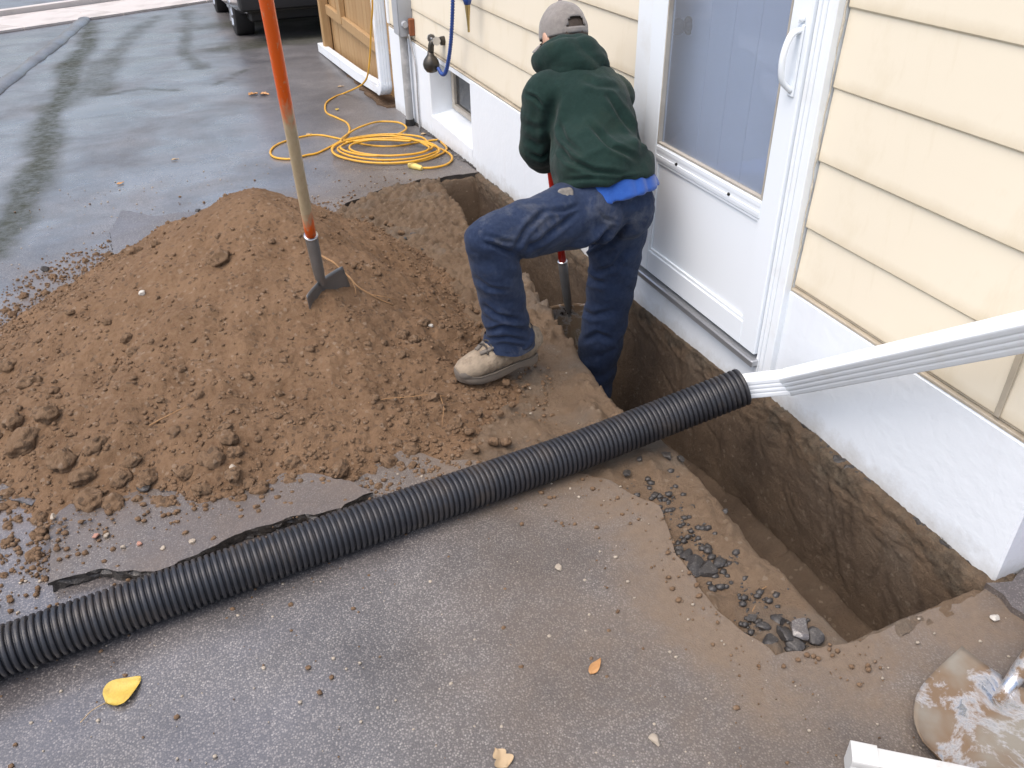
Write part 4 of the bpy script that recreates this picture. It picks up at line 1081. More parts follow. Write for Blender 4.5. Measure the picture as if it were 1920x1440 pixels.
simple('car_paint', (0.004, 0.004, 0.005), 0.16, 0.1, 4, 0.0, Coat_Weight=1.0)
simple('car_plastic', (0.010, 0.010, 0.011), 0.5, 0.2, 20, 0.1, 200)
simple('tyre', (0.010, 0.010, 0.011), 0.75, 0.3, 20, 0.2, 200)
simple('rim', (0.50, 0.51, 0.53), 0.28, 0.1, 20, 0.0, Metallic=0.9)
simple('car_glass', (0.012, 0.013, 0.015), 0.05, 0.1, 4, 0.0)
simple('lamp_red', (0.30, 0.012, 0.010), 0.15, 0.1, 20, 0.0)
simple('plate_white', (0.7, 0.7, 0.7), 0.4, 0.05)
def car():
    x0, y0 = 0.95, 10.55                     # outer left side, rear face
    xc = x0 + 0.90; g0 = float(gz(11.9)); g1 = float(gz(14.4))
    th = math.atan2(g1 - g0, 2.5)
    e = thing('parked_car', (xc, y0 + 2.2, float(gz(y0 + 2.2))), 'black car parked at the far end of the driveway seen from behind', 'car')
    def T(P):                                # car frame: u across, v forward from rear, w up
        P = np.array(P, float); out = np.empty_like(P)
        out[:, 0] = xc + P[:, 0]; vv = P[:, 1] - 0.8
        out[:, 1] = y0 + 0.8 + vv * math.cos(th) - P[:, 2] * math.sin(th); out[:, 2] = g0 + vv * math.sin(th) + P[:, 2] * math.cos(th)
        return out
    def part(name, m_, mat, parent=e, ang=35):
        return mk(name, (T(m_.v), m_.f), MT[mat], parent=parent, ang=ang)
    # body: lofted cross sections along the length
    prof = [(0.00, .42, .78, .80, 1.00), (0.05, .34, .84, .84, 1.10), (0.35, .30, .89, .86, 1.12), (1.2, .26, .90, .88, 1.08), (2.4, .25, .90, .88, 1.04), (3.3, .26, .90, .88, 1.02), (4.0, .30, .88, .84, .95), (4.35, .36, .80, .76, .82), (4.42, .42, .72, .70, .74)]
    b = M(); n = 0
    for (v_, zb, wm, wt, zt) in prof:
        sec = [(-wm * .92, zb), (-wm, zb + .08), (-wm, (zb + zt) / 2), (-wt, zt - .05), (-wt * .93, zt), (wt * .93, zt), (wt, zt - .05), (wm, (zb + zt) / 2), (wm, zb + .08), (wm * .92, zb)]
        b.v += [(u, v_, w_) for u, w_ in sec]; n += 1
    for i in range(n - 1):
        for j in range(10): b.f.append((i * 10 + j, i * 10 + (j + 1) % 10, (i + 1) * 10 + (j + 1) % 10, (i + 1) * 10 + j))
    b.f += [tuple(range(10)), tuple((n - 1) * 10 + j for j in reversed(range(10)))]
    part('body', b, 'car_paint')
    c = M(); sec = [(0.06, .80, 1.08, 1.10), (0.30, .74, 1.08, 1.52), (0.75, .70, 1.07, 1.66), (1.9, .70, 1.05, 1.68), (2.5, .72, 1.04, 1.58), (3.15, .78, 1.02, 1.06)]
    for (v_, wt, zb, zt) in sec: c.v += [(-.84, v_, zb), (-wt, v_, zt - .04), (-wt * .9, v_, zt), (wt * .9, v_, zt), (wt, v_, zt - .04), (.84, v_, zb)]
    for i in range(5):
        for j in range(6): c.f.append((i * 6 + j, i * 6 + (j + 1) % 6, i * 6 + 6 + (j + 1) % 6, i * 6 + 6 + j))
    c.f += [tuple(range(6)), tuple(30 + j for j in reversed(range(6)))]
    part('cabin', c, 'car_paint')
    part('rear_window', M().add([(-.66, .085, 1.16), (.66, .085, 1.16), (.58, .245, 1.46), (-.58, .245, 1.46)], [(0, 1, 2, 3)]), 'car_glass')
    for s in (-1, 1):
        part('side_window', M().add([(s * .822, .55, 1.14), (s * .822, 1.45, 1.13), (s * .742, 1.45, 1.56), (s * .742, .75, 1.54)], [(0, 1, 2, 3)]), 'car_glass')
        part('side_window', M().add([(s * .822, 1.52, 1.13), (s * .822, 2.65, 1.11), (s * .752, 2.25, 1.54), (s * .742, 1.52, 1.56)], [(0, 1, 2, 3)]), 'car_glass')
        part('tail_lamp', M().box(min(s * .66, s * .86), max(s * .66, s * .86), -.015, .10, .82, 1.02, .02), 'lamp_red')
        part('door_mirror', M().ball((s * .98, 2.75, 1.12), (.10, .06, .07), 12, 8), 'car_paint')
    part('rear_bumper', M().box(-.86, .86, -.08, .16, .36, .64, .05, seg=3), 'car_plastic')
    part('front_bumper', M().box(-.80, .80, 4.28, 4.46, .30, .62, .05, seg=3), 'car_plastic')
    part('number_plate', M().box(-.16, .16, -.012, .02, .76, .88, .003), 'plate_white')
    part('exhaust', M().tube([(.42, 1.2, .26), (.45, .3, .27), (.47, -.05, .27)], [.045, .08, .03], n=12), 'car_plastic')
    part('underbody', M().box(-.74, .74, .2, 4.1, .22, .34, .02), 'car_plastic')
    for (v_) in (.85, 3.35):
        for s in (-1, 1):
            rt_ = 0.335; u0, u1 = s * .66, s * .885
            pr = [(.0, .20), (.0, .30), (.05, .325), (.2, rt_), (.8, rt_), (.95, .325), (1.0, .30), (1.0, .215)]
            tm = M(); tm.tube([(u0 + (u1 - u0) * a, v_, rt_) for a, b_ in pr], [b_ for a, b_ in pr], n=40)
            wh = part('wheel', tm, 'tyre')
            rm = M(); pr = [(.3, .20), (.98, .214), (1.01, .214), (1.0, .195), (.90, .19), (.86, .07), (.93, .05), (.93, .001)]
            rm.tube([(u0 + (u1 - u0) * a, v_, rt_) for a, b_ in pr], [b_ for a, b_ in pr], n=40, cap=False)
            part('rim', rm, 'rim', wh)
            sm = M()
            for k in range(7):
                a = k * 2 * math.pi / 7
                sm.tube([(u0 + (u1 - u0) * .97, v_ + .05 * math.cos(a), rt_ + .05 * math.sin(a)), (u0 + (u1 - u0) * .985, v_ + .2 * math.cos(a), rt_ + .2 * math.sin(a))], [(.022, .022), (.026, .026)], n=8)
            part('spokes', sm, 'rim', wh)
car()

# ================================================================== SHOVELS
def handle_mat():
    n = N('orange_handle')
    xyz = n.t.nodes.new('ShaderNodeSeparateXYZ'); n.L(n.co, xyz.inputs[0])
    wv = n.math('MULTIPLY', n.math('SUBTRACT', n.noise(9, 6, 0.7, co=n.scale((5, 5, 0.6))), 0.5), 0.26)
    t = n.math('ADD', xyz.outputs[2], wv)
    worn = n.math('MULTIPLY', n.ramp(t, [(0.10, 0.0), (0.17, 1.0)]), n.ramp(t, [(0.50, 1.0), (0.60, 0.0)]))
    wd = n.mix(n.noise(4, 5, co=n.scale((20, 20, 1.5))), (0.36, 0.27, 0.16), (0.56, 0.46, 0.31))
    scr = n.ramp(n.noise(30, 5, 0.6, co=n.scale((3, 3, 0.35))), [(0.60, 0.0), (0.70, 1.0)])
    og = n.mix(n.math('MULTIPLY', scr, 0.55), (0.72, 0.105, 0.006), wd)
    MT['orange_handle'] = n.fin(n.mix(worn, og, wd), 0.36, n.bump(n.noise(60, 4, co=n.scale((3, 3, 0.3))), 0.15, 0.003))
handle_mat()
def muddy_steel():
    n = N('muddy_steel')
    f = n.ramp(n.noise(7, 6, 0.7, 0.5), [(0.40, 0.0), (0.50, 1.0)])
    f2 = n.ramp(n.noise(5, 4), [(0.45, 0.0), (0.6, 1.0)])
    b = n.b
    mud = n.mix(f2, (0.16, 0.105, 0.062), (0.21, 0.19, 0.155))
    n.put(b.inputs['Metallic'], n.math('SUBTRACT', 1.0, f))
    MT['muddy_steel'] = n.fin(n.mix(f, (0.60, 0.61, 0.63), mud), n.math('MULTIPLY_ADD', f, 0.5, 0.26), n.bump(n.math('ADD', f, n.noise(90, 4)), 0.25, 0.003))
muddy_steel()
simple('grey_steel', (0.24, 0.24, 0.24), 0.42, 0.2, 20, 0.15, 90, dirt=(0.17, 0.13, 0.09), dirt_amt=0.6, Metallic=0.75)
simple('red_handle', (0.50, 0.018, 0.010), 0.3, 0.1, 20, 0.05)
def blade_mesh(wid, length, pointed, dish, thick=0.0025):
    # local: u across, l down the blade from the step, d depth
    nu, nl = 18, 20; v = []; f = []
    for side in (0, 1):
        for i in range(nl + 1):
            t = i / nl
            hw = wid / 2 * (1.0 - 0.04 * t) if not pointed else wid / 2 * (0.94 + 0.10 * math.sin(min(1, t * 1.4) * 2.2)) * (1 if t < 0.45 else math.sqrt(max(0.0004, 1 - ((t - 0.45) / 0.55) ** 2.3)))
            for j in range(nu + 1):
                u = (2 * j / nu - 1)
                d = dish * (u * u) + dish * 0.8 * (t - 0.4) ** 2 - (0.011 * math.exp(-(u / 0.13) ** 2) * max(0, 1 - t * 1.7))
                v.append((u * hw, t * length, d + side * thick))
    k = (nu + 1) * (nl + 1)
    for i in range(nl):
        for j in range(nu):
            a = i * (nu + 1) + j
            f.append((a, a + 1, a + nu + 2, a + nu + 1)); f.append((k + a, k + a + nu + 1, k + a + nu + 2, k + a + 1))
    for i in range(nl):
        for j in (0, nu):
            a = i * (nu + 1) + j; f.append((a, a + nu + 1, k + a + nu + 1, k + a))
    for j in range(nu):
        f.append((j, k + j, k + j + 1, j + 1)); a = nl * (nu + 1) + j; f.append((a, a + 1, k + a + 1, k + a))
    return np.array(v), f
def frame(axis, face):                       # axis: down the blade; face: direction the dish opens to
    a = nrm(axis); c = np.array(face, float); c = nrm(c - a * c.dot(a)); u = np.cross(a, c)
    return lambda P, o: np.array(o) + np.outer(P[:, 0], u) + np.outer(P[:, 1], a) + np.outer(P[:, 2], c)
# shovel planted in the heap
_tq = np.linspace(1.5, 4.0, 1200); _Q = np.array([0, 0, EYE]) + ray(612, 545)[None] / FPX * _tq[:, None]
yh = _Q[np.nonzero(_Q[:, 2] < pile_z(_Q[:, 0], _Q[:, 1]))[0][0], 1]
s0 = PY(583, 442, yh - .015); s1 = PY(499, 0, yh - .41); ax = (s1 - s0) / np.linalg.norm(s1 - s0)
sh = thing('long_shovel', tuple(s0 - ax * 0.3), 'long handled shovel with worn orange shaft stuck upright in the soil pile', 'shovel')
h = mk('shaft', M().tube([s0 - ax * .06 + ax * 1.42 * k / 12 for k in range(13)], [.0185] * 13, n=24), MT['orange_handle'], parent=sh, smooth=True)
dv = nrm(PY(602, 530, yh - .005) - s0)
nk = s0 + dv * 0.165
mk('socket', M().tube([s0 + ax * .004, s0 + ax * .002, s0, s0 + dv * .06, s0 + dv * .14, nk, nk + dv * .03 + np.array([.004, 0, 0])], [.0195, .0235, .0225, .0215, .020, .018, .012], n=22), MT['grey_steel'], parent=sh, ang=50)
mk('collar', M().tube([s0 + ax * .0045, s0 + ax * .001, s0 - ax * .002], [.0240, .0250, .0240], n=22), MT['steel_bright'], parent=sh, smooth=True)
bv, bf = blade_mesh(.205, .29, True, .018)
fr = frame((0.16, 0.10, -1), (0.55, -0.83, 0.1))
mk('blade', (fr(bv, nk + dv * .008), bf), MT['grey_steel'], parent=sh, smooth=True)
# shovel lying by the near end of the trench
tip = G(1785, 1395, .02); bk = G(1905, 1215, .045)
axd = nrm(tip - bk)
sh2 = thing('round_point_shovel', tuple(bk - [0, 0, .04]), 'mud smeared steel shovel blade lying near the white downspout piece', 'shovel')
bv, bf = blade_mesh(.235, .285, True, .022)
axd = nrm(np.array([-0.95, -0.30, -0.12])); org = G(1897, 1280, .045)
fr = frame(axd, (0.0, 0.1, 1.0))
mk('blade', (fr(bv, org), bf), MT['muddy_steel'], parent=sh2, smooth=True)
so_ = org - axd * .0
mk('socket', M().tube([so_ + axd * .06 + [0, 0, -.004], so_ - axd * .02 + [0, 0, .004], so_ - axd * .12 + [0, 0, .01], so_ - axd * .22 + [0, 0, .02]], [.012, .018, .021, .022], n=18), MT['muddy_steel'], parent=sh2, smooth=True)
mk('shaft', M().tube([so_ - axd * .20 + [0, 0, .019], so_ - axd * .55 + [0, 0, .06], so_ - axd * 1.3 + [0, 0, .17]], [.019] * 3, n=18), MT['red_handle'], parent=sh2, smooth=True)
# spare white downspout piece at the bottom edge
a = G(1590, 1425, .03); d = nrm(np.array([0.80, -0.60, 0.0])); d = nrm(G(1720, 1452, .03) - a)
pz = thing('downspout_piece', (a[0], a[1], 0), 'short white downspout offcut lying beside the muddy shovel blade', 'downspout')
simple('old_plastic', (0.58, 0.58, 0.56), 0.5, 0.06, 14, 0.1, 60, dirt=(0.40, 0.36, 0.30), dirt_amt=0.5, dirt_scale=18)
mk('run', dsp([a + d * .035, a + d * .2, a + d * .5], .030, (0, 0, 1)), MT['old_plastic'], parent=pz, ang=35)
mk('collar', dsp([a, a + d * .01, a + d * .05], .034, (0, 0, 1)), MT['old_plastic'], parent=pz, ang=35)

# ================================================================== EXTENSION CORD
simple('cord_yellow', (0.62, 0.33, 0.030), 0.42, 0.15, 14, 0.1, 150, dirt=(0.28, 0.17, 0.06), dirt_amt=0.5, dirt_scale=9)
simple('plug_yellow', (0.66, 0.52, 0.16), 0.45, 0.1)
def cord():
    def g(px, py, dz=.0065): return G(px, py, dz)
    P = []
    a = g(690, 140, .02)
    hang = [PX(698, 0, 1.54), PX(696, 50, 1.54), PX(694, 100, 1.535), PX(690, 138, 1.51), PX(683, 154, 1.49), PX(670, 164, 1.46)]
    hang = [hang[0] + np.array([0.02, 0, .5])] + hang
    P += hang
    P += [g(x, y) for x, y in ((645, 175), (627, 182), (611, 194), (612, 211), (632, 221), (651, 231), (655, 246), (642, 262), (600, 285))]
    P += [g(x, y) for x, y in ((575, 291), (545, 298), (515, 295), (507, 284), (520, 271), (555, 259), (595, 253), (640, 261), (690, 272), (740, 274), (790, 266), (825, 262))]
    r = random.Random(6)
    # coil of several turns
    c = np.array([728., 279.])
    lay = .0065
    for turn, (rx, ry, ox, oy) in enumerate(((108, 27, 2, 0), (92, 20, 0, 1), (84, 17, -4, -3), (100, 25, -6, 1), (76, 15, 2, -2))):
        for k in range(12):
            th = -0.5 + k * 2 * math.pi / 12
            lay += .0012
            P.append(G(c[0] + ox + rx * math.cos(th) * r.uniform(.95, 1.04), c[1] + oy + ry * math.sin(th) * r.uniform(.93, 1.05), min(lay, .045)))
    P += [g(x, y, .05) for x, y in ((700, 262),)] + [g(x, y, .035) for x, y in ((640, 266), (660, 246), (690, 233))] + [g(x, y, .02) for x, y in ((715, 228), (748, 230), (762, 240), (750, 250), (733, 255))]
    P += [g(x, y, .045) for x, y in ((770, 261), (805, 271))] + [g(x, y, .012) for x, y in ((838, 285), (848, 297), (838, 308), (815, 314), (792, 315))]
    S = spline(P, 8)
    e = thing('extension_cord', G(728, 279), 'yellow extension cord loosely coiled on the driveway by the house wall', 'cord')
    mk('cord', M().tube(S, .0072, n=8), MT['cord_yellow'], parent=e, smooth=True)
    p0, p1 = g(791, 315.5, .014), g(768, 309, .016); d_ = p1 - p0
    mk('plug', M().tube([p0, p0 + d_ * .1, p0 + d_ * .4, p0 + d_ * .45, p1 - d_ * .03, p1], [.010, .016, .017, .0195, .0195, .017], n=16), MT['plug_yellow'], parent=e, ang=40)
cord()

# ================================================================== SLABS, CHUNKS, STONES, LEAVES, ROOTS
def slab_thing(name, px, dz, th, tilt, label, cat, mat, seed, crumb=.006, step=.012):
    P = [G(x, y, dz)[:2] for x, y in px]
    P = jag(P, step, crumb, seed)
    c = sum(P) / len(P)
    top = []
    for p in P: top.append((p[0], p[1], float(gz(p[1])) + dz + (p[0] - c[0]) * tilt[0] + (p[1] - c[1]) * tilt[1]))
    # triangulated top, uneven edge, crumbled lower rim
    r_ = random.Random(seed)
    n = len(top); v = list(top); 
    for lv in (.22, .5, .78, 1.0):
        v += [(x + (c[0] - x) * .008 * lv + r_.uniform(-.0055, .0055), y + (c[1] - y) * .008 * lv + r_.uniform(-.0055, .0055), z - th * lv * r_.uniform(.85, 1.12)) for x, y, z in top]
    f = [tuple(range(n)), tuple(reversed(range(4 * n, 5 * n)))] + [(l * n + i, l * n + (i + 1) % n, (l + 1) * n + (i + 1) % n, (l + 1) * n + i) for l in range(4) for i in range(n)]
    o = mk(name, (v, f), MT[mat]); o.data.materials.append(MT['asphalt_black'])
    for p in o.data.polygons:
        if len(p.vertices) == 4: p.material_index = 1
    return tag(o, label, cat)
slab_thing('asphalt_slab', [(90, 1098), (118, 1090), (190, 1068), (300, 1072), (345, 1052), (400, 1030), (470, 995), (545, 970), (640, 955), (700, 925), (640, 900), (420, 860), (200, 880), (140, 930), (98, 965), (92, 1040)], 0.030, 0.034, (0.006, -0.03), 'broken asphalt slab with a black edge under the near foot of the soil pile', 'asphalt slab', 'asphalt_mud', 3)
slab_thing('asphalt_slab', [(205, 440), (232, 404), (292, 410), (345, 402), (430, 398), (470, 420), (330, 475), (215, 478)], 0.034, 0.04, (-0.03, 0.06), 'lifted asphalt slab corner behind the soil pile', 'asphalt slab', 'asphalt_wet', 9)
slab_thing('asphalt_slab', [(-20, 880), (30, 868), (62, 872), (75, 930), (60, 945), (-20, 925)], 0.016, 0.02, (0.0, 0.02), 'small broken asphalt slab at the left foot of the soil pile', 'asphalt slab', 'asphalt_wet', 12)
def chunk(name, px, py, sz, mat, label, cat, group=None, flat=0.6, dz=0.0, seed=0, surf=None):
    q = G(px, py, dz)
    if surf == 'pile':
        tq = np.linspace(1.2, 4.8, 900); Q = np.array([0, 0, EYE]) + ray(px, py)[None] / FPX * tq[:, None]
        hit = np.nonzero(Q[:, 2] < np.maximum(pile_z(Q[:, 0], Q[:, 1]), gz(Q[:, 1]) - .03))[0]
        q = Q[hit[0]]
    bm = bmesh.new(); bmesh.ops.create_icosphere(bm, subdivisions=3, radius=1)
    P = np.array([v.co for v in bm.verts]); r_ = np.random.RandomState(seed)
    # facet by clipping with random planes
    for k in range(9):
        nn = r_.normal(size=3); nn /= np.linalg.norm(nn); lim = r_.uniform(.45, .8)
        d = P @ nn; P = P - np.outer(np.maximum(d - lim, 0), nn)
    P = P * (1 + 0.12 * fbm(P + seed, 2.5, 3))[:, None]
    P = P * sz * np.array([1, r_.uniform(.7, 1), flat])
    a = r_.uniform(0, 6.28); P[:, :2] = P[:, :2] @ np.array([[math.cos(a), -math.sin(a)], [math.sin(a), math.cos(a)]])
    P = P - np.array([0, 0, P[:, 2].min() * .8]) + q
    f = [[v.index for v in t.verts] for t in bm.faces]; bm.free()
    return tag(mk(name, (P, f), MT[mat], ang=35), label, cat, group)
K = 1 / FPX
for i, (px, py, s, lb) in enumerate(((87, 507, .024, 'small black asphalt lump on the wet driveway left of the soil pile'), (166, 536, .026, 'black asphalt lump touching the left side of the soil pile'), (372, 398, .022, 'black asphalt lump behind the crest of the soil pile'))):
    chunk('asphalt_lump', px, py, s, 'asphalt_black', lb, 'asphalt lump', seed=i + 3)
chunk('asphalt_lump', 270, 914, .026, 'asphalt_black', 'flat black asphalt lump among clods at the near foot of the pile', 'asphalt lump', seed=9, flat=.35, surf='pile')
ORD = ('first', 'second', 'third', 'fourth', 'fifth', 'sixth', 'seventh', 'eighth', 'ninth')
for i, (px, py, s) in enumerate(((1300, 1068, .040), (1325, 1072, .034), (1285, 1045, .028), (1345, 1062, .026), (1272, 1032, .016))):
    chunk('asphalt_lump', px, py, s, 'asphalt_black', 'dark asphalt lump beside the near trench edge, %s from the left' % ORD[[1272, 1285, 1300, 1325, 1345].index(px)], 'asphalt lump', 'asphalt lumps by the trench edge', .5, -.02, 20 + i)
for i, (px, py, s) in enumerate(((1500, 1185, .036), (1470, 1195, .030), (1525, 1195, .028), (1445, 1210, .026), (1490, 1215, .024), (1430, 1180, .020), (1410, 1160, .018), (1460, 1165, .022))):
    chunk('asphalt_lump', px, py, s, 'asphalt_black' if i != 0 else 'asphalt_wet', 'asphalt lump in rubble at the near trench corner, %s from the left' % ORD[[1410, 1430, 1445, 1460, 1470, 1490, 1500, 1525].index(px)], 'asphalt lump', 'asphalt rubble at the trench corner', .55, -.015, 40 + i)
for i, (px, py, s) in enumerate(((1250, 858, .022), (1275, 862, .018), (1175, 890, .018), (1200, 862, .012), (1360, 960, .012))):
    chunk('asphalt_lump', px, py, s, 'asphalt_black', 'dark asphalt lump on bare soil below the pipe, %s from the left' % ORD[[1175, 1200, 1250, 1275, 1360].index(px)], 'asphalt lump', 'asphalt lumps below the pipe', .5, -.01, 60 + i)
for i, (px, py, s) in enumerate(((760, 450, .018), (740, 460, .020), (790, 470, .016), (775, 440, .016))):
    chunk('asphalt_lump', px, py, s, 'asphalt_black', 'dark asphalt lump between soil pile and trench, %s from the left' % ORD[[740, 760, 775, 790].index(px)], 'asphalt lump', 'asphalt lumps between pile and trench', .5, -.01, 80 + i)
for i, (px, py, s, lb) in enumerate(((105, 562, .030, 'brown soil lump on wet asphalt just left of the pile'), (25, 593, .020, 'small brown soil lump near the left picture edge above the pile'), (215, 518, .044, 'large reddish soil lump at the upper left edge of the pile'), (262, 480, .036, 'rounded soil lump at the upper left foot of the pile'))):
    chunk('soil_lump', px, py, s, 'clod', lb, 'soil lump', seed=100 + i, flat=.75)
chunk('pale_stone', 808, 613, .013, 'white_stone', 'round white stone on the soil right of the shovel', 'stone', seed=7, surf='pile', flat=.5)
chunk('pale_stone', 268, 553, .015, 'white_stone', 'pale pinkish stone on the left flank of the soil pile', 'stone', seed=8, surf='pile', flat=.8)
chunk('pale_stone', 437, 880, .012, 'stone', 'pale stone on the lower flank of the soil pile', 'stone', seed=18, surf='pile', flat=.8)
chunk('pale_stone', 1865, 1162, .013, 'white_stone', 'cream pebble by the near corner of the house', 'stone', seed=19)
chunk('pale_stone', 1228, 1390, .016, 'stone', 'grey rounded pebble on the driveway near the bottom edge', 'stone', seed=16, flat=.5)
chunk('pale_stone', 1048, 1066, .012, 'stone', 'tan pebble on the driveway below the middle of the pipe', 'stone', seed=17)
for i, (px, py, s) in enumerate(((180, 1008, .013), (200, 1006, .010), (230, 1028, .010), (262, 1022, .009), (305, 1030, .009), (360, 1018, .011), (86, 996, .011), (62, 1040, .010), (100, 970, .012))):
    chunk('pebble', px, py, s, 'stone' if i % 3 else 'brick', 'pebble above the left end of the pipe, %s from the left' % ORD[[62, 86, 100, 180, 200, 230, 262, 305, 360].index(px)], 'pebble', 'pebbles on the broken slab', .7, .03 if px > 90 else 0, 120 + i)

simple('leaf_yellow', (0.55, 0.39, 0.075), 0.5, 0.18, 40, 0.3, 90, dirt=(0.32, 0.19, 0.05), dirt_amt=0.5, dirt_scale=30)
simple('leaf_brown', (0.42, 0.22, 0.085), 0.55, 0.25, 20, 0.2, 60)
simple('leaf_tan', (0.40, 0.29, 0.17), 0.6, 0.25, 20, 0.2, 60)
def leaf(px, py, ln, wd, ang, mat, label, curl=.3, stem=0.0, lobes=0, dz=.006):
    o_ = G(px, py, dz); v, f = [], []
    nl, nw = 14, 8
    for i in range(nl + 1):
        t = i / nl
        hw = wd / 2 * (math.sin(math.pi * min(1, t ** .62)) ** .8 if 0 < t < 1 else .02)
        if lobes: hw *= 0.65 + 0.5 * abs(math.sin(t * lobes * math.pi))
        for j in range(nw + 1):
            u = 2 * j / nw - 1
            v.append((t * ln - ln / 2, u * hw, curl * ln * (.35 * u * u * (hw / wd * 2) + .55 * max(0, t - .55) ** 2 * (1 + u)) + .0015 * math.sin(9 * t + 4 * u)))
    for i in range(nl):
        for j in range(nw):
            a = i * (nw + 1) + j; f.append((a, a + 1, a + nw + 2, a + nw + 1))
    P = np.array(v)
    ca, sa = math.cos(ang), math.sin(ang)
    rot = np.array([[ca, -sa, 0], [sa, ca, 0], [0, 0, 1]])
    n = len(P); P2 = np.vstack([P, P - [0, 0, .0006]])
    f2 = f + [tuple(n + a for a in reversed(t)) for t in f]
    m_ = M().add(P2 @ rot.T + o_, f2)
    if stem:
        L = thing('fallen_leaf', o_, label, 'leaf')
        mk('blade', m_, MT[mat], parent=L, smooth=True)
        s_ = np.array([[-ln / 2, 0, .001], [-ln / 2 - stem * .5, .004, .002], [-ln / 2 - stem, -.004, .001]]) @ rot.T + o_
        mk('stem', M().tube(spline(s_, 5), .0012, n=6), MT['leaf_tan'], parent=L, smooth=True)
        return L
    return tag(mk('fallen_leaf', m_, MT[mat], smooth=True), label, 'leaf')
leaf(232, 1294, .085, .074, R(28), 'leaf_yellow', 'bright yellow heart shaped leaf with a stem on the wet asphalt', .30, .06)
leaf(1117, 1249, .050, .022, R(35), 'leaf_brown', 'orange brown leaf on the driveway below the trench rubble', .2)
leaf(940, 1420, .050, .040, R(100), 'leaf_tan', 'torn tan leaf at the bottom edge of the picture', .25, 0, 2)
leaf(475, 177, .085, .06, R(20), 'leaf_brown', 'curled brown leaf left of the shovel shaft, the left of a pair', .5, 0, 3)
leaf(496, 177, .085, .06, R(-30), 'leaf_brown', 'curled brown leaf nearest the shovel shaft, the right of a pair', .5, 0, 3)
leaf(328, 299, .05, .02, R(5), 'leaf_tan', 'small tan leaf lying alone on the driveway behind the pile', .3)
leaf(226, 343, .05, .03, R(40), 'leaf_brown', 'small brown leaf near the dark moss streak', .1)
leaf(580, 252, .05, .03, R(20), 'leaf_tan', 'little tan leaf by the left loop of the yellow cord', .4)
leaf(639, 162, .06, .03, R(5), 'leaf_tan', 'pale leaf near the foot of the far downspout extension', .2)
leaf(632, 205, .04, .03, R(70), 'leaf_yellow', 'tiny yellow leaf inside the bend of the hanging cord', .4)
leaf(795, 251, .05, .03, R(10), 'leaf_tan', 'pale leaf between the cord coil and the house wall', .3)
leaf(22, 143, .09, .06, R(30), 'leaf_brown', 'brown leaf against the low asphalt kerb', .4, 0, 2)
leaf(160, 27, .14, .10, R(60), 'leaf_brown', 'brown leaf at the far end of the low asphalt kerb', .5, 0, 2)
def root(px, label, rad, surf='pile', dz=.0):
    P = []
    for (x, y, up) in px:
        tq = np.linspace(1.2, 4.8, 700); Q = np.array([0, 0, EYE]) + ray(x, y)[None] / FPX * tq[:, None]
        inh = inpoly(Q[:, 0], Q[:, 1], hx, hy)
        gr = np.maximum(np.where(pile_base(Q[:, 0], Q[:, 1])[1] < 1.1, pile_z(Q[:, 0], Q[:, 1]), -9), gz(Q[:, 1]) - .03 * inh)
        h_ = np.nonzero(Q[:, 2] < gr + .004 + up)[0]; P.append(Q[h_[0]])
    S = np.array(spline(P, 7)); S += .003 * np.stack([fbm(S, 25, 2), fbm(S + 9, 25, 2), np.abs(fbm(S + 5, 25, 2))], 1)
    k = len(S)
    tag(mk('root', M().tube(S, [rad * (1 - .6 * i / k) for i in range(k)], n=6), MT['root'], smooth=True), label, 'root')
root([(603, 480, .02), (625, 492, .03), (650, 515, .02), (672, 538, .015), (700, 555, .01), (735, 572, .0)], 'thickest pale root running down the soil behind the shovel blade', .0042)
root([(655, 518, .02), (664, 535, .015), (668, 552, .005)], 'short root twig hanging from the thick root by the shovel', .0025)
root([(695, 552, .01), (720, 556, .015), (745, 562, .01)], 'thin root forking off to the right of the shovel blade', .0020)
root([(690, 756, .0), (725, 748, .004), (760, 745, .01), (800, 741, .006), (840, 744, .0)], 'thin root lying on the soil left of the boot', .0022)
root([(826, 742, .006), (832, 765, .004), (829, 800, .0)], 'thin root hanging down the soil below the boot', .0016)
root([(280, 798, .004), (310, 782, .010), (350, 762, .0)], 'dry twig half buried in the front of the soil pile', .0028)
root([(1440, 1110, .0), (1425, 1125, .01), (1410, 1150, .01), (1424, 1168, .0)], 'tan rootlet curling over the near trench edge', .0022)
root([(1455, 1085, .0), (1430, 1105, .015), (1412, 1120, .0)], 'tan rootlet sticking up at the trench lip', .0018)
def s_slab(rs, n):
    x, y = rs.uniform(-0.60, 0.30, 4000), rs.uniform(1.80, 2.12, 4000)
    k = rs.rand(4000) < 0.15 + 0.85 * sstep(1.84, 2.05, y + 0.06 * fbm(np.stack([x, y, 0 * x], 1), 5, 2))
    return x[k][:n], y[k][:n], gz(y[k][:n]) + 0.030
grit('soil_crumbs', 420, MT['clod'], 'soil crumbs on the broken asphalt slab at the near foot of the pile', s_slab, 0.0025, 0.011, 27)

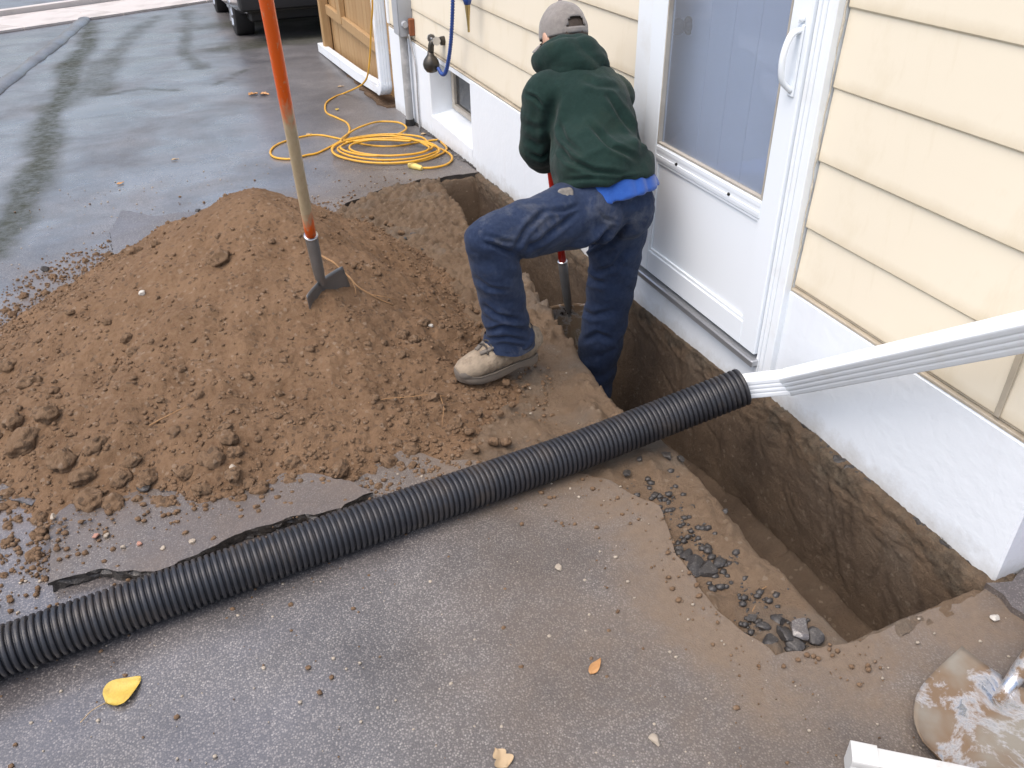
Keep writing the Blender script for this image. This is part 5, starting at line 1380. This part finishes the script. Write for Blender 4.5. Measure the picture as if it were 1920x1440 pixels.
# ================================================================== PERSON
def cloth(name, c0, c1, c2, rough=0.9, wsc=900, bst=0.25, dirt=None, sheen=0.3):
    n = N(name)
    a = n.noise(6, 5, 0.6); b = n.noise(70, 4, 0.7)
    c = n.mix(n.ramp(a, [(0.3, 0.0), (0.7, 1.0)]), c0, c1)
    c = n.mix(n.math('MULTIPLY', n.ramp(b, [(0.4, 0.0), (0.72, 1.0)]), 0.5), c, c2)
    if dirt:
        d = n.ramp(n.noise(7, 7, 0.7, 0.4), [(0.50, 0.0), (0.70, 0.75)])
        c = n.mix(n.math('MULTIPLY', d, n.attr('dirt')), c, dirt)
    h = n.math('ADD', n.noise(wsc, 2), n.math('MULTIPLY', n.noise(120, 4, 0.7), 0.8))
    MT[name] = n.fin(c, rough, n.bump(h, bst, 0.002), Sheen_Weight=sheen, Sheen_Roughness=0.5, Specular_IOR_Level=0.2); return MT[name]
cloth('fleece_green', (0.006, 0.019, 0.016), (0.010, 0.028, 0.024), (0.015, 0.039, 0.034), 0.95, 500, 0.6, dirt=(0.045, 0.055, 0.030), sheen=0.08)
cloth('denim', (0.010, 0.019, 0.048), (0.018, 0.031, 0.070), (0.038, 0.056, 0.104), 0.85, 700, 0.35, dirt=(0.150, 0.155, 0.165), sheen=0.06)
cloth('tee_blue', (0.014, 0.065, 0.29), (0.020, 0.085, 0.36), (0.03, 0.11, 0.40), 0.85)
cloth('cap_cloth', (0.17, 0.155, 0.145), (0.24, 0.22, 0.21), (0.30, 0.28, 0.26), 0.9, 500, 0.5)
simple('boot_leather', (0.27, 0.215, 0.155), 0.8, 0.45, 30, 0.8, 110, dirt=(0.12, 0.085, 0.055), dirt_amt=1.0, dirt_scale=24)
simple('boot_sole', (0.15, 0.125, 0.10), 0.85, 0.3, 20, 0.3, 90, dirt=(0.20, 0.15, 0.10))
simple('toe_rubber', (0.14, 0.12, 0.10), 0.7, 0.3, 20, 0.2, 90)
simple('lace', (0.05, 0.042, 0.035), 0.8)
simple('skin', (0.50, 0.30, 0.21), 0.5, 0.08, 20, 0.1, 120)
simple('hair', (0.035, 0.022, 0.014), 0.6, 0.3, 60, 0.5, 160)
simple('glove', (0.20, 0.185, 0.165), 0.85, 0.3, 20, 0.4, 90, dirt=(0.03, 0.03, 0.035), dirt_amt=0.9, dirt_scale=14)

J = dict(pel=(1.335, 2.44, 0.53), hipL=(1.255, 2.415, 0.505), kneeL=(0.845, 2.29, 0.520), ankL=(0.945, 2.335, 0.085), hipR=(1.425, 2.465, 0.50), kneeR=(1.420, 2.52, 0.05), ankR=(1.395, 2.60, -0.47),
         waist=(1.335, 2.510, 0.615), chest=(1.348, 2.655, 0.775), neck=(1.355, 2.765, 0.885), head=(1.366, 2.855, 0.985), shL=(1.240, 2.705, 0.820), shR=(1.468, 2.685, 0.790), elL=(1.222, 2.745, 0.635), haL=(1.335, 2.930, 0.505),
         elR=(1.530, 2.830, 0.585), haR=(1.318, 2.935, 0.720))
J = {k: np.array(v, float) for k, v in J.items()}
lerp = lambda a, b, t: a + (b - a) * t
fwd_t = nrm(np.cross(np.array([1, 0, 0]), nrm(J['neck'] - J['waist']))) * -1   # out of the back
side = nrm(J['shR'] - J['shL'])
facing = nrm(np.array([-0.18, 1.0, 0]))

def body():
    b = M()
    # trunk
    b.tube([J['pel'] - [0, .0, .06], J['pel'], J['waist'] + [.01, 0, 0], J['chest'] + [.016, 0, 0], lerp(J['chest'], J['neck'], .75)], [(.085, .12), (.09, .125), (.085, .110), (.090, .110), (.06, .08)], n=20, up=(0, -1, .5))
    b.tube([lerp(J['chest'], J['neck'], .7), J['neck'], lerp(J['neck'], J['head'], .55)], [.062, .054, .052], n=16)
    # legs
    for s in 'LR':
        b.tube([J['hip' + s], lerp(J['hip' + s], J['knee' + s], .5), J['knee' + s]], [.080, .070, .052], n=16)
        b.tube([J['knee' + s], lerp(J['knee' + s], J['ank' + s], .35), J['ank' + s]], [.050, .052, .036], n=16); b.ball(J['knee' + s], .054)
    for s, d in (('L', (-1, -.12, 0)), ('R', (-.75, .65, 0))):
        d = nrm(d); a = J['ank' + s]; b.tube([a + d * -.04 + [0, 0, -.035], a + d * .05 + [0, 0, -.035], a + d * .15 + [0, 0, -.048]], [.024, .026, .016], n=12)
    # arms and hands round the handle
    for s in 'LR':
        b.tube([J['sh' + s], lerp(J['sh' + s], J['el' + s], .5), J['el' + s]], [.056, .048, .040], n=14); b.ball(J['el' + s], .041)
        b.tube([J['el' + s], lerp(J['el' + s], J['ha' + s], .4), lerp(J['el' + s], J['ha' + s], .86)], [.041, .038, .027], n=14)
        b.tube([lerp(J['sh' + s], J['chest'], .6), J['sh' + s]], [.055, .048], n=14)
    # head: skull, jaw, nose, ears, brow
    hd = J['head']; f = nrm(np.array([-.10, .86, -.50])); u = nrm(np.array([0, .45, .89])); u = nrm(u - f * u.dot(f)); sd = np.cross(f, u)
    rot = Matrix(np.stack([sd, f, u], 1).tolist())
    b.ball(hd, (.076, .094, .105), 24, 16, rot)
    b.ball(hd + f * .035 - u * .055, (.056, .060, .062), 20, 12, rot)
    b.ball(hd + f * .098 - u * .018, (.012, .017, .022), 12, 8, rot); b.ball(hd + f * .085 + u * .016, (.05, .014, .010), 12, 8, rot)
    b.ball(hd + f * .088 - u * .056, (.024, .010, .009), 12, 8, rot); b.ball(hd + f * .080 - u * .092, (.022, .018, .016), 12, 8, rot)
    for q in (-1, 1): b.ball(hd + sd * q * .079 - f * .008 - u * .012, (.010, .020, .032), 12, 8, rot)
    # hands
    hx0, hx1 = np.array([1.449, 2.955, -0.10]), np.array([1.300, 2.925, 0.86])
    ha = nrm(hx1 - hx0)
    for s in 'LR':
        c = J['ha' + s]; t = (c - hx0).dot(ha); g = hx0 + ha * t                  # grip centre on the shaft
        wr = lerp(J['el' + s], c, .86)
        into = g - wr; into = nrm(into - ha * into.dot(ha)); tang = np.cross(ha, into)
        palm = g - into * .034
        b.tube([wr, lerp(wr, palm, .6), palm], [.026, (.034, .022), (.040, .020)], n=14, up=ha)
        for k in range(4):
            o = palm + ha * (.030 - .020 * k) - into * .004
            ln = (.92, 1.0, .95, .80)[k]
            pts = [o, o + tang * .022 * ln + into * .006]
            for a in (35, 80, 125, 170):
                r_ = .0275
                pts.append(g + ha * (.030 - .020 * k) + (-into * math.cos(R(a)) + tang * math.sin(R(a))) * r_ * (1.0 if k < 3 else .96))
            b.tube(pts, [.0095, .0095, .0090, .0086, .0080, .0070], n=8)
        o = palm + ha * .034
        b.tube([o, o - tang * .024 + into * .012 + ha * .010, g - tang * .027 + ha * .040 + into * .004, g - tang * .012 + ha * .046 + into * .024], [.012, .0115, .010, .008], n=8)
    v, f_, n_ = remesh(b, .0055, 2)
    return v, f_, (hd, f, u, sd, rot)
bv, bf, HD = body()
person = mk('person', (bv, bf), MT['skin'], smooth=True)
tag(person, 'person in green hoodie, blue jeans and pale cap bending over to dig in the trench', 'person')

# cloth creases: lines as they run over the garment, pressed into (or raised on) the side that faces them
def crease(v, n, lines):
    px, py = proj(v); tocam = np.array([0, 0, EYE]) - v; tocam /= np.linalg.norm(tocam, axis=1)[:, None]
    fac = sstep(-0.1, 0.3, (n * tocam).sum(1)); d = np.zeros(len(v))
    for pts, wd, dp in lines:
        q, t = distline(px, py, pts); L = len(pts) - 1
        env = sstep(0, .35, t / L + .12) * sstep(1.12, .7, t / L)
        s_ = q / wd
        d += fac * env * dp * (-np.exp(-s_ ** 2) + .55 * np.exp(-((s_ - 1.9) / .9) ** 2))
    return d
# --- jeans
def near(p, a, b):
    t = np.clip(((p - a) @ (b - a)) / ((b - a) @ (b - a)), 0, 1); return np.linalg.norm(p - a - t[:, None] * (b - a), axis=1), t
def jeans():
    b = M()
    up = (0, -.6, .6)
    # seat
    b.tube([J['pel'] + [0, .02, .115], J['pel'] + [0, .005, .05], J['pel'] + [0.0, -.01, -.02], J['pel'] + [0, -.01, -.07]], [(.122, .158), (.132, .166), (.132, .162), (.09, .12)], n=24, up=(0, -1, .5))
    b.ball(J['hipL'] + [-.0, -.05, .005], (.105, .10, .105)); b.ball(J['hipR'] + [-.01, -.05, -.01], (.098, .10, .11))
    h, k, a = J['hipL'], J['kneeL'], J['ankL']
    b.tube([h + [.06, .02, .0], h, lerp(h, k, .3), lerp(h, k, .6), lerp(h, k, .88), k + [-.012, 0, .0]], [.115, .116, .108, .096, .084, .076], n=22)
    b.ball(k + [-.006, 0, .0], (.076, .074, .078))
    b.tube([k + [0, 0, .03], lerp(k, a, .22), lerp(k, a, .5), lerp(k, a, .75) + [-.008, 0, 0], lerp(k, a, .92) + [-.014, 0, 0], a + [-.016, 0, .045], a + [-.018, 0, .020]], [.072, .080, .079, .078, .080, .086, .088], n=22)
    h, k, a = J['hipR'], J['kneeR'], J['ankR']
    b.tube([h + [-.03, 0, .05], h, lerp(h, k, .35), lerp(h, k, .7), k], [.11, .114, .104, .094, .088], n=22)
    b.tube([k + [0, 0, .04], k, lerp(k, a, .35), lerp(k, a, .7), a], [.086, .088, .088, .086, .088], n=22)
    v, f, n = remesh(b, .0065, 5)
    hL, kL, aL, hR, kR, aR = (J[q] for q in ('hipL', 'kneeL', 'ankL', 'hipR', 'kneeR', 'ankR'))
    disp = np.zeros(len(v))
    def folds(org, d, freq, amp, fall, ph=0.0):
        # ridges across direction d, fading with distance from org
        q = v - org; w_ = q @ nrm(d) + .035 * fbm(v, 6, 2)
        r_ = np.linalg.norm(q, axis=1)
        return amp * (np.abs(np.sin(w_ * freq + ph + 2.5 * fbm(v, 3.0, 2))) ** 1.6 - .45) * np.exp(-(r_ / fall) ** 2)
    disp += folds(kL + [.06, 0, -.02], (1, 0, .9), 44, .010, .13)             # behind the knee
    disp += folds(hL + [-.05, -.05, .0], (.75, .1, -.8), 34, .010, .19)       # hip crease
    disp += folds(lerp(hL, kL, .45) + [0, -.06, 0], (.45, 0, 1), 34, .005, .22, 1.0)
    disp += folds(aL + [0, 0, .10], (.35, 0, 1), 46, .009, .12)                # stacked above the boot
    disp += folds(lerp(kL, aL, .45), (.4, 0, 1), 36, .005, .17, .6)
    disp += folds(kR + [0, 0, .10], (.5, 0, 1), 30, .006, .26)
    disp += folds(lerp(kR, aR, .5), (-.4, 0, 1), 32, .006, .26, 1.4)
    disp += folds(J['pel'] + [.08, -.12, -.05], (-.6, 0, 1), 34, .006, .16)
    disp += .006 * fbm(v, 7, 3) + .003 * fbm(v, 22, 3)
    disp += crease(v, n, [([(1071, 474), (1095, 468), (1125, 450), (1152, 425)], 5, .020), ([(905, 455), (930, 462), (962, 478)], 4, .010), ([(912, 440), (940, 452), (968, 455)], 3.5, .008),
        ([(1025, 392), (990, 425), (962, 470)], 5, .010), ([(1080, 400), (1030, 440), (985, 470)], 5, .009), ([(1085, 385), (1060, 395), (1010, 398)], 4, .007), ([(1118, 384), (1132, 410), (1158, 416)], 3, .008),
        ([(907, 573), (930, 590), (978, 602)], 4, .011), ([(912, 620), (945, 612), (985, 620)], 4, .011), ([(910, 636), (950, 632), (990, 640)], 3.5, .009), ([(890, 520), (915, 540), (955, 545)], 4, .006),
        ([(1085, 505), (1112, 527), (1138, 532)], 5, .010), ([(1172, 470), (1150, 500), (1120, 512)], 5, .009), ([(1080, 575), (1110, 592), (1150, 585)], 5, .008), ([(1175, 420), (1150, 450), (1110, 478)], 5, .009), ([(1095, 640), (1120, 625), (1150, 640)], 5, .008)])
    v = v + n * disp[:, None]
    o = mk('jeans', (v, f), MT['denim'], parent=person, smooth=True)
    d = np.zeros(len(v))
    d = np.maximum(d, np.exp(-(np.linalg.norm(v - (kL + [-.06, -.02, .03]), axis=1) / .13) ** 2) * 1.1)
    d = np.maximum(d, np.exp(-(near(v, hL, kL)[0] / .2) ** 2) * sstep(.0, .12, v[:, 2] - .47) * .8)
    d = np.maximum(d, np.exp(-(np.linalg.norm(v - (J['pel'] + [.03, -.16, .02]), axis=1) / .16) ** 2) * 1.0)
    d = np.maximum(d, np.exp(-(np.linalg.norm(v - aL, axis=1) / .30) ** 2) * .8)
    d = np.maximum(d, .25 * (v[:, 0] < 1.15))
    attr(o, 'dirt', np.clip(d, 0, 1.2))
    # turned-up edge of the trouser leg over the boot
    c0_ = aL + [-.018, 0, .058]; c1_ = aL + [-.020, 0, .008]; hm = []
    for (c_, r_) in ((c0_, .0835), (lerp(c0_, c1_, .5), .0885), (c1_, .0925), (c1_ + [0, 0, .003], .0890), (c0_, .0800)):
        for j in range(48):
            th = 2 * math.pi * j / 48; w__ = r_ * (1 + .035 * math.sin(3 * th + 1) + .02 * math.sin(7 * th))
            hm.append((c_[0] + w__ * math.cos(th) * 1.04, c_[1] + w__ * math.sin(th) * .9, c_[2] + .006 * math.sin(2 * th + .6)))
    hf_ = [(l * 48 + j, l * 48 + (j + 1) % 48, (l + 1) * 48 + (j + 1) % 48, (l + 1) * 48 + j) for l in range(4) for j in range(48)]
    h_ = mk('hem', (hm, hf_), MT['denim'], parent=o, ang=40); attr(h_, 'dirt', np.full(len(hm), .9))
    return o
je = jeans()
# --- blue shirt tail
def tee():
    b = M(); p = J['pel']
    b.tube([p + [.010, .01, .085], p + [.014, -.008, .045], p + [.018, -.018, .012]], [(.112, .142), (.138, .162), (.152, .172)], n=40, up=(0, -1, .5))
    v, f, n = remesh(b, .007, 2)
    v = v + n * (.006 * np.abs(np.sin(v[:, 0] * 55 + 3 * fbm(v, 5, 2))) + .006 * fbm(v, 9, 2))[:, None]
    return mk('shirt', (v, f), MT['tee_blue'], parent=person, smooth=True)
te = tee()
# --- hoodie
def hoodie():
    b = M(); w_, c, k = J['waist'], J['chest'], J['neck']
    back = nrm(np.array([0, -.72, .70]))
    b.tube([J['pel'] + [.002, -.004, .052], J['pel'] + [.002, .010, .085], w_ + [.0, .0, .02], lerp(w_, c, .5) + back * .012 + [.016, 0, 0], c + back * .012 + [.016, 0, 0], lerp(c, k, .55) + back * .005 + [.006, 0, 0], k + [0, .0, .0]],
           [(.150, .176), (.162, .182), (.160, .168), (.156, .156), (.148, .156), (.122, .140), (.084, .088)], n=30, up=tuple(back))
    for s in 'LR':
        sh, el, ha = J['sh' + s], J['el' + s], J['ha' + s]
        b.tube([lerp(c, sh, .35) + back * .01, sh, lerp(sh, el, .3), lerp(sh, el, .7), el], [.120, .094, .088, .080, .074], n=20)
        b.ball(sh, .094); b.ball(el, .075)
        b.tube([el, lerp(el, ha, .3), lerp(el, ha, .6), lerp(el, ha, .80), lerp(el, ha, .84)], [.073, .070, .064, .056, .044], n=18)
    v, f, n = remesh(b, .0068, 6)
    disp = np.zeros(len(v))
    def folds(org, d, freq, amp, fall, ph=0.0, sharp=1.5):
        q = v - org; t = q @ nrm(d) + .03 * fbm(v, 5, 2); r_ = np.linalg.norm(q, axis=1)
        return amp * (np.abs(np.sin(t * freq + ph + 2.2 * fbm(v, 2.6, 2))) ** sharp - .45) * np.exp(-(r_ / fall) ** 2)
    disp += folds(w_ + [.05, -.12, .04], (-.55, .2, 1), 28, .013, .19)          # slanting folds over the lower back
    disp += folds(w_ + [-.13, -.05, .03], (.6, .2, 1), 32, .009, .14, .7)
    disp += folds(lerp(J['shL'], c, .35) + [0, -.03, -.09], (1, .1, -.45), 30, .009, .13)   # armpit left
    disp += folds(J['elL'] + [0, 0, 0.02], (.25, .3, 1), 34, .006, .12)
    disp += folds(lerp(J['shL'], J['elL'], .4), (.3, .2, 1), 30, .004, .12, 1.3)
    disp += folds(lerp(J['elL'], J['haL'], .5), (.6, .7, -.4), 44, .006, .10)
    disp += folds(J['shR'] + [.02, -.02, -.12], (.6, .3, 1), 28, .008, .17, .4)
    disp += folds(c + [.02, -.1, .02], (.25, -.3, 1), 20, .006, .25, .4)
    disp += .006 * fbm(v, 6, 3) + .0025 * fbm(v, 20, 3)
    disp += crease(v, n, [([(1042, 178), (1034, 205), (1031, 240), (1036, 275), (1030, 305)], 9, .016), ([(1045, 268), (1068, 300), (1115, 322), (1175, 330)], 5, .014), ([(1140, 180), (1170, 220), (1192, 255)], 5, .012),
        ([(1105, 232), (1150, 275), (1195, 298)], 5, .012), ([(1048, 230), (1060, 262), (1090, 290)], 5, .010), ([(1060, 338), (1110, 334), (1160, 338), (1205, 330)], 3.5, .010), ([(985, 176), (1003, 184), (1018, 200)], 3.5, .010),
        ([(984, 232), (1003, 240), (1022, 234)], 6, .006), ([(990, 262), (1008, 272), (1026, 262)], 6, .006), ([(1000, 290), (1016, 296), (1028, 288)], 3.5, .009), ([(1090, 150), (1120, 160), (1165, 165)], 6, .006), ([(1180, 190), (1196, 230), (1204, 280)], 5, .010)])
    v = v + n * disp[:, None]
    o = mk('hoodie', (v, f), MT['fleece_green'], parent=person, smooth=True)
    d = np.clip(.15 + np.exp(-(np.linalg.norm(v - (J['shR'] + [0, -.06, .06]), axis=1) / .13) ** 2) * 1.0 + np.exp(-(np.linalg.norm(v - J['elL'], axis=1) / .16) ** 2) * .5, 0, 1)
    attr(o, 'dirt', d)
    # rib band at the hem
    return o
ho = hoodie()
def hood():
    # folded hood: a thick roll round the nape, higher at the back, with a second inner fold
    b = M(); k = J['neck'] + np.array([0.0, .0, .0]); hd = J['head']
    fw_ = nrm(np.array([-.10, .80, -.30])); upn = nrm(hd - k); upn = nrm(upn - fw_ * upn.dot(fw_) * .0); sd = nrm(np.cross(fw_, upn))
    bk = -fw_; P1, P2, P3, r1, r2, r3 = [], [], [], [], [], []
    for a in np.linspace(-150, 150, 25):
        ca, sa = math.cos(R(a)), math.sin(R(a)); q = max(0, ca)
        P1.append(k + bk * (.092 * ca + .018) + sd * (.090 * sa - .008) + upn * (.035 + .012 * q)); r1.append((.040 + .014 * q, .040 + .008 * q))
        P2.append(k + bk * (.070 * ca + .020) + sd * (.078 * sa - .008) + upn * (.070 + .012 * q)); r2.append((.030 + .008 * q, .030))
        P3.append(k + bk * (.095 * ca + .030) + sd * (.082 * sa - .008) + upn * (.000 + .01 * q)); r3.append((.034 + .02 * q, .030 + .008 * q))
    b.tube(P1, r1, n=16); b.tube(P2, r2, n=14); b.tube(P3, r3, n=14)
    v, f, n = remesh(b, .006, 5)
    w2 = (v - k) @ nrm(sd + .9 * upn)
    disp = .011 * (np.abs(np.sin(w2 * 34 + 3 * fbm(v, 4, 2))) ** 1.4 - .4) + .012 * fbm(v, 8, 3)
    v = v + n * disp[:, None]
    o = mk('hood', (v, f), MT['fleece_green'], parent=person, smooth=True); attr(o, 'dirt', np.full(len(v), .35)); return o
hood()
# --- hair and cap
hd, hf, hu, hs_, hrot = HD
def hair():
    b = M(); b.ball(hd - hf * .006 - hu * .004, (.080, .096, .100), 24, 16, hrot)
    v, f = np.array(b.v), b.f
    loc = (v - hd) @ np.stack([hs_, hf, hu], 1)
    keep = [t for t in f if all(loc[i, 1] < .045 + .6 * loc[i, 2] and loc[i, 2] > -.085 for i in t)]
    v = v + nrm(hu) * .0 + ((.003 * fbm(v, 60, 2))[:, None] * nrm(-hf))
    mk('hair', (v, keep), MT['hair'], parent=person, smooth=True)
hair()
def cap():
    nth, nph = 64, 26; v, f = [], []
    rx, ry, rz = .0835, .104, .104
    cu = nrm(hu * .97 - hf * .20); cf = nrm(hf - cu * hf.dot(cu)); cs_ = np.cross(cf, cu); c0 = hd + cu * .012
    for i in range(nph + 1):
        ph = (math.pi * .545) * i / nph
        for j in range(nth):
            th = 2 * math.pi * j / nth
            seam = 1 - .010 * math.exp(-((((th + math.pi / 6) % (math.pi / 3)) - math.pi / 6) / .045) ** 2) * min(1, i / 6)
            q = np.array([rx * math.sin(ph) * math.cos(th), ry * math.sin(ph) * math.sin(th), rz * math.cos(ph)]) * seam
            v.append(c0 + cs_ * q[0] + cf * q[1] + cu * q[2])
    loc = [((np.array(p) - c0) @ cs_, (np.array(p) - c0) @ cf, (np.array(p) - c0) @ cu) for p in v]
    for i in range(nph):
        for j in range(nth):
            t = (i * nth + j, i * nth + (j + 1) % nth, (i + 1) * nth + (j + 1) % nth, (i + 1) * nth + j)
            m_ = np.mean([loc[k] for k in t], axis=0)
            if m_[1] < 0 and (m_[0] / .036) ** 2 + ((m_[2] - .008) / .033) ** 2 < 1 and m_[2] > .004: continue   # strap opening at the back
            f.append(t)
    P = np.array(v); n_ = P - c0; n_ /= np.linalg.norm(n_, axis=1)[:, None]
    P = P + n_ * (.004 * fbm(P, 22, 3))[:, None]
    K_ = len(P)
    P2 = np.vstack([P, P - n_ * .003]); f2 = f + [tuple(K_ + a for a in reversed(t)) for t in f]
    # close the rims
    from collections import Counter
    ec = Counter()
    for t in f:
        for a, b_ in zip(t, t[1:] + t[:1]): ec[tuple(sorted((a, b_)))] += 1
    for (a, b_), cnt in ec.items():
        if cnt == 1: f2.append((a, b_, b_ + K_, a + K_))
    cp = mk('cap', (P2, f2), MT['cap_cloth'], parent=person, smooth=True)
    mk('button', M().ball(c0 + cu * (rz + .002), .008, 10, 6), MT['cap_cloth'], parent=cp, smooth=True)
    # brim reaching forward
    bm_v, bm_f = [], []
    for s_ in (0, 1):
        for i in range(9):
            r_ = i / 8
            for j in range(17):
                a = R(-70 + 140 * j / 16)
                q = cs_ * (rx * math.sin(a) * (1 + .05 * r_)) + cf * (ry * .96 * math.cos(a) + .075 * r_ * max(0, math.cos(a)) ** .6) - cu * (.012 + .018 * r_ + .022 * (math.sin(a)) ** 2 + .003 * s_)
                bm_v.append(c0 + q)
    for s_ in (0, 1):
        for i in range(8):
            for j in range(16):
                a = s_ * 153 + i * 17 + j; t = (a, a + 1, a + 18, a + 17); bm_f.append(t if s_ == 0 else t[::-1])
    mk('brim', (bm_v, bm_f), MT['cap_cloth'], parent=cp, smooth=True)
cap()
# --- boots
def boot(s, d, par, full=True):
    a = J['ank' + s]; d = nrm(np.array(d, float)); up = np.array([0, 0, 1.0]); sd = np.cross(up, d)
    gzv = a[2] - .085
    o0 = np.array([a[0], a[1], gzv])
    pt = lambda l, w__, h: o0 + d * l + sd * w__ + up * h
    b = M()
    # last: cross sections from heel to toe
    P, rr_ = [], []
    secs = [(-.092, .062, .030, .036), (-.082, .072, .040, .058), (-.03, .086, .046, .076), (.02, .086, .048, .074), (.07, .074, .051, .062), (.12, .060, .057, .048), (.165, .053, .056, .042), (.205, .047, .046, .036), (.230, .042, .026, .024)]
    for (l, h, wd, ht) in secs: P.append(pt(l, 0, h)); rr_.append((ht, wd))
    b.tube(P, rr_, n=22, up=(0, 0, 1))
    b.tube([pt(-.018, 0, .06), pt(-.010, 0, .12), pt(-.004, 0, .155)], [(.068, .046), (.060, .047), (.058, .048)], n=22, up=tuple(d))
    v, f, n = remesh(b, .005, 4)
    v = v + n * (.0035 * fbm(v, 16, 3) + .003 * (np.abs(np.sin(((v - o0) @ d) * 95 + 2 * fbm(v, 8, 2))) - .5) * np.exp(-((((v - o0) @ d) - .085) / .045) ** 2))[:, None]
    bo = mk('boot', (v, f), MT['boot_leather'], parent=par, smooth=True)
    # sole
    out = [(-.088, 0), (-.080, .028), (-.05, .040), (0, .040), (.05, .043), (.11, .053), (.165, .052), (.205, .040), (.228, .018), (.233, 0)]
    ring = out + [(l, -w__) for l, w__ in reversed(out[1:-1])]
    sv = []; n2 = len(ring)
    for h, k in ((.0, .97), (.004, 1.0), (.022, 1.02), (.030, .98)):
        for l, w__ in ring:
            toe = .012 * max(0, (l - .14) / .09) ** 2
            arch = .010 * math.exp(-((l - .005) / .03) ** 2) if h < .01 else 0
            sv.append(pt(l * k, w__ * k, h + toe + arch))
    sf = [tuple(reversed(range(n2))), tuple(3 * n2 + i for i in range(n2))]
    for q in range(3):
        for i in range(n2): sf.append((q * n2 + i, q * n2 + (i + 1) % n2, (q + 1) * n2 + (i + 1) % n2, (q + 1) * n2 + i))
    mk('sole', (sv, sf), MT['boot_sole'], parent=bo, ang=40)
    tc = M(); tc.ball(pt(.190, 0, .044), (.0475, .0475, .0345), 20, 12, Matrix(((d[0], sd[0], 0), (d[1], sd[1], 0), (0, 0, 1)))); mk('toe_cap', tc, MT['toe_rubber'], parent=bo, smooth=True)
    mk('welt', M().tube([pt(l * 1.0, w__ * 1.0, .031 + .012 * max(0, (l - .14) / .09) ** 2) for l, w__ in ring] + [pt(ring[0][0], 0, .031)], .0035, n=6, cap=False), MT['boot_sole'], parent=bo, smooth=True)
    mk('tongue', M().tube(spline([pt(.105, 0, .088), pt(.07, 0, .112), pt(.045, 0, .145)], 4), [(.008, .026)] * 9, n=12, up=(0, 0, 1)), MT['boot_leather'], parent=bo, smooth=True)
    for k in range(5):
        l = .050 + k * .018; h = float(np.interp(l, [.045, .07, .12, .15], [.156, .138, .112, .102])) + .010
        mk('lace', M().tube(spline([pt(l + .004, -.036, h - .018), pt(l + .002, -.016, h - .002), pt(l, 0, h + .003), pt(l - .002, .016, h - .002), pt(l + .004, .036, h - .018)], 4), .0034, n=6), MT['lace'], parent=bo, smooth=True)
    for s_ in (-1, 1):
        mk('eyestay', M().tube(spline([pt(.145, s_ * .014, .102), pt(.11, s_ * .024, .114), pt(.07, s_ * .030, .132), pt(.048, s_ * .034, .150)], 4), [(.007, .009)] * 13, n=8, up=(0, 0, 1)), MT['toe_rubber'], parent=bo, smooth=True)
    return bo
boot('L', (-1, -.14, 0), person); boot('R', (-.75, .66, 0), person)
# --- glove tucked at the waist
gp = PY(1060, 362, 2.345)
b = M(); b.ball(gp, (.030, .018, .020)); b.tube([gp + [.01, -.01, .0], gp + [.028, -.012, -.035]], [.012, .009], n=8); b.tube([gp + [-.006, -.014, 0], gp + [.008, -.018, -.042]], [.012, .009], n=8); b.tube([gp + [-.02, -.012, 0], gp + [-.014, -.016, -.042]], [.011, .008], n=8)
v, f, n = remesh(b, .004, 2); v = v + n * (.006 * fbm(v, 30, 3))[:, None]
tag(mk('work_glove', (v, f), MT['glove'], smooth=True), 'grimy grey work glove tucked in at the waist of the jeans', 'glove')
# --- digging shovel in his hands
hx0, hx1 = np.array([1.449, 2.955, -0.10]), np.array([1.300, 2.925, 0.86]); ha = nrm(hx1 - hx0)
red = PY(1055, 490, 2.955)
ds = thing('digging_shovel', (1.47, 2.96, -.5), 'red handled shovel held by the person with its steel blade down in the trench', 'shovel')
e0 = hx0 + ha * ((red - hx0).dot(ha))
mk('shaft', M().tube([e0 - ha * .02, lerp(e0, hx1, .5), lerp(e0, hx1, .84)], [.0165] * 3, n=18), MT['red_handle'], parent=ds, smooth=True)
mk('socket', M().tube([e0 + ha * .004, e0, e0 - ha * .10, e0 - ha * .20, e0 - ha * .26], [.0205, .021, .020, .018, .011], n=20), MT['grey_steel'], parent=ds, ang=50)
mk('collar', M().tube([e0 + ha * .006, e0 + ha * .002, e0 - ha * .002], [.0215, .0222, .0215], n=20), MT['steel_bright'], parent=ds, smooth=True)
bv_, bf_ = blade_mesh(.20, .28, True, .018)
fr = frame(-ha, (-.45, -.85, 0)); mk('blade', (fr(bv_, e0 - ha * .215), bf_), MT['muddy_steel'], parent=ds, smooth=True)
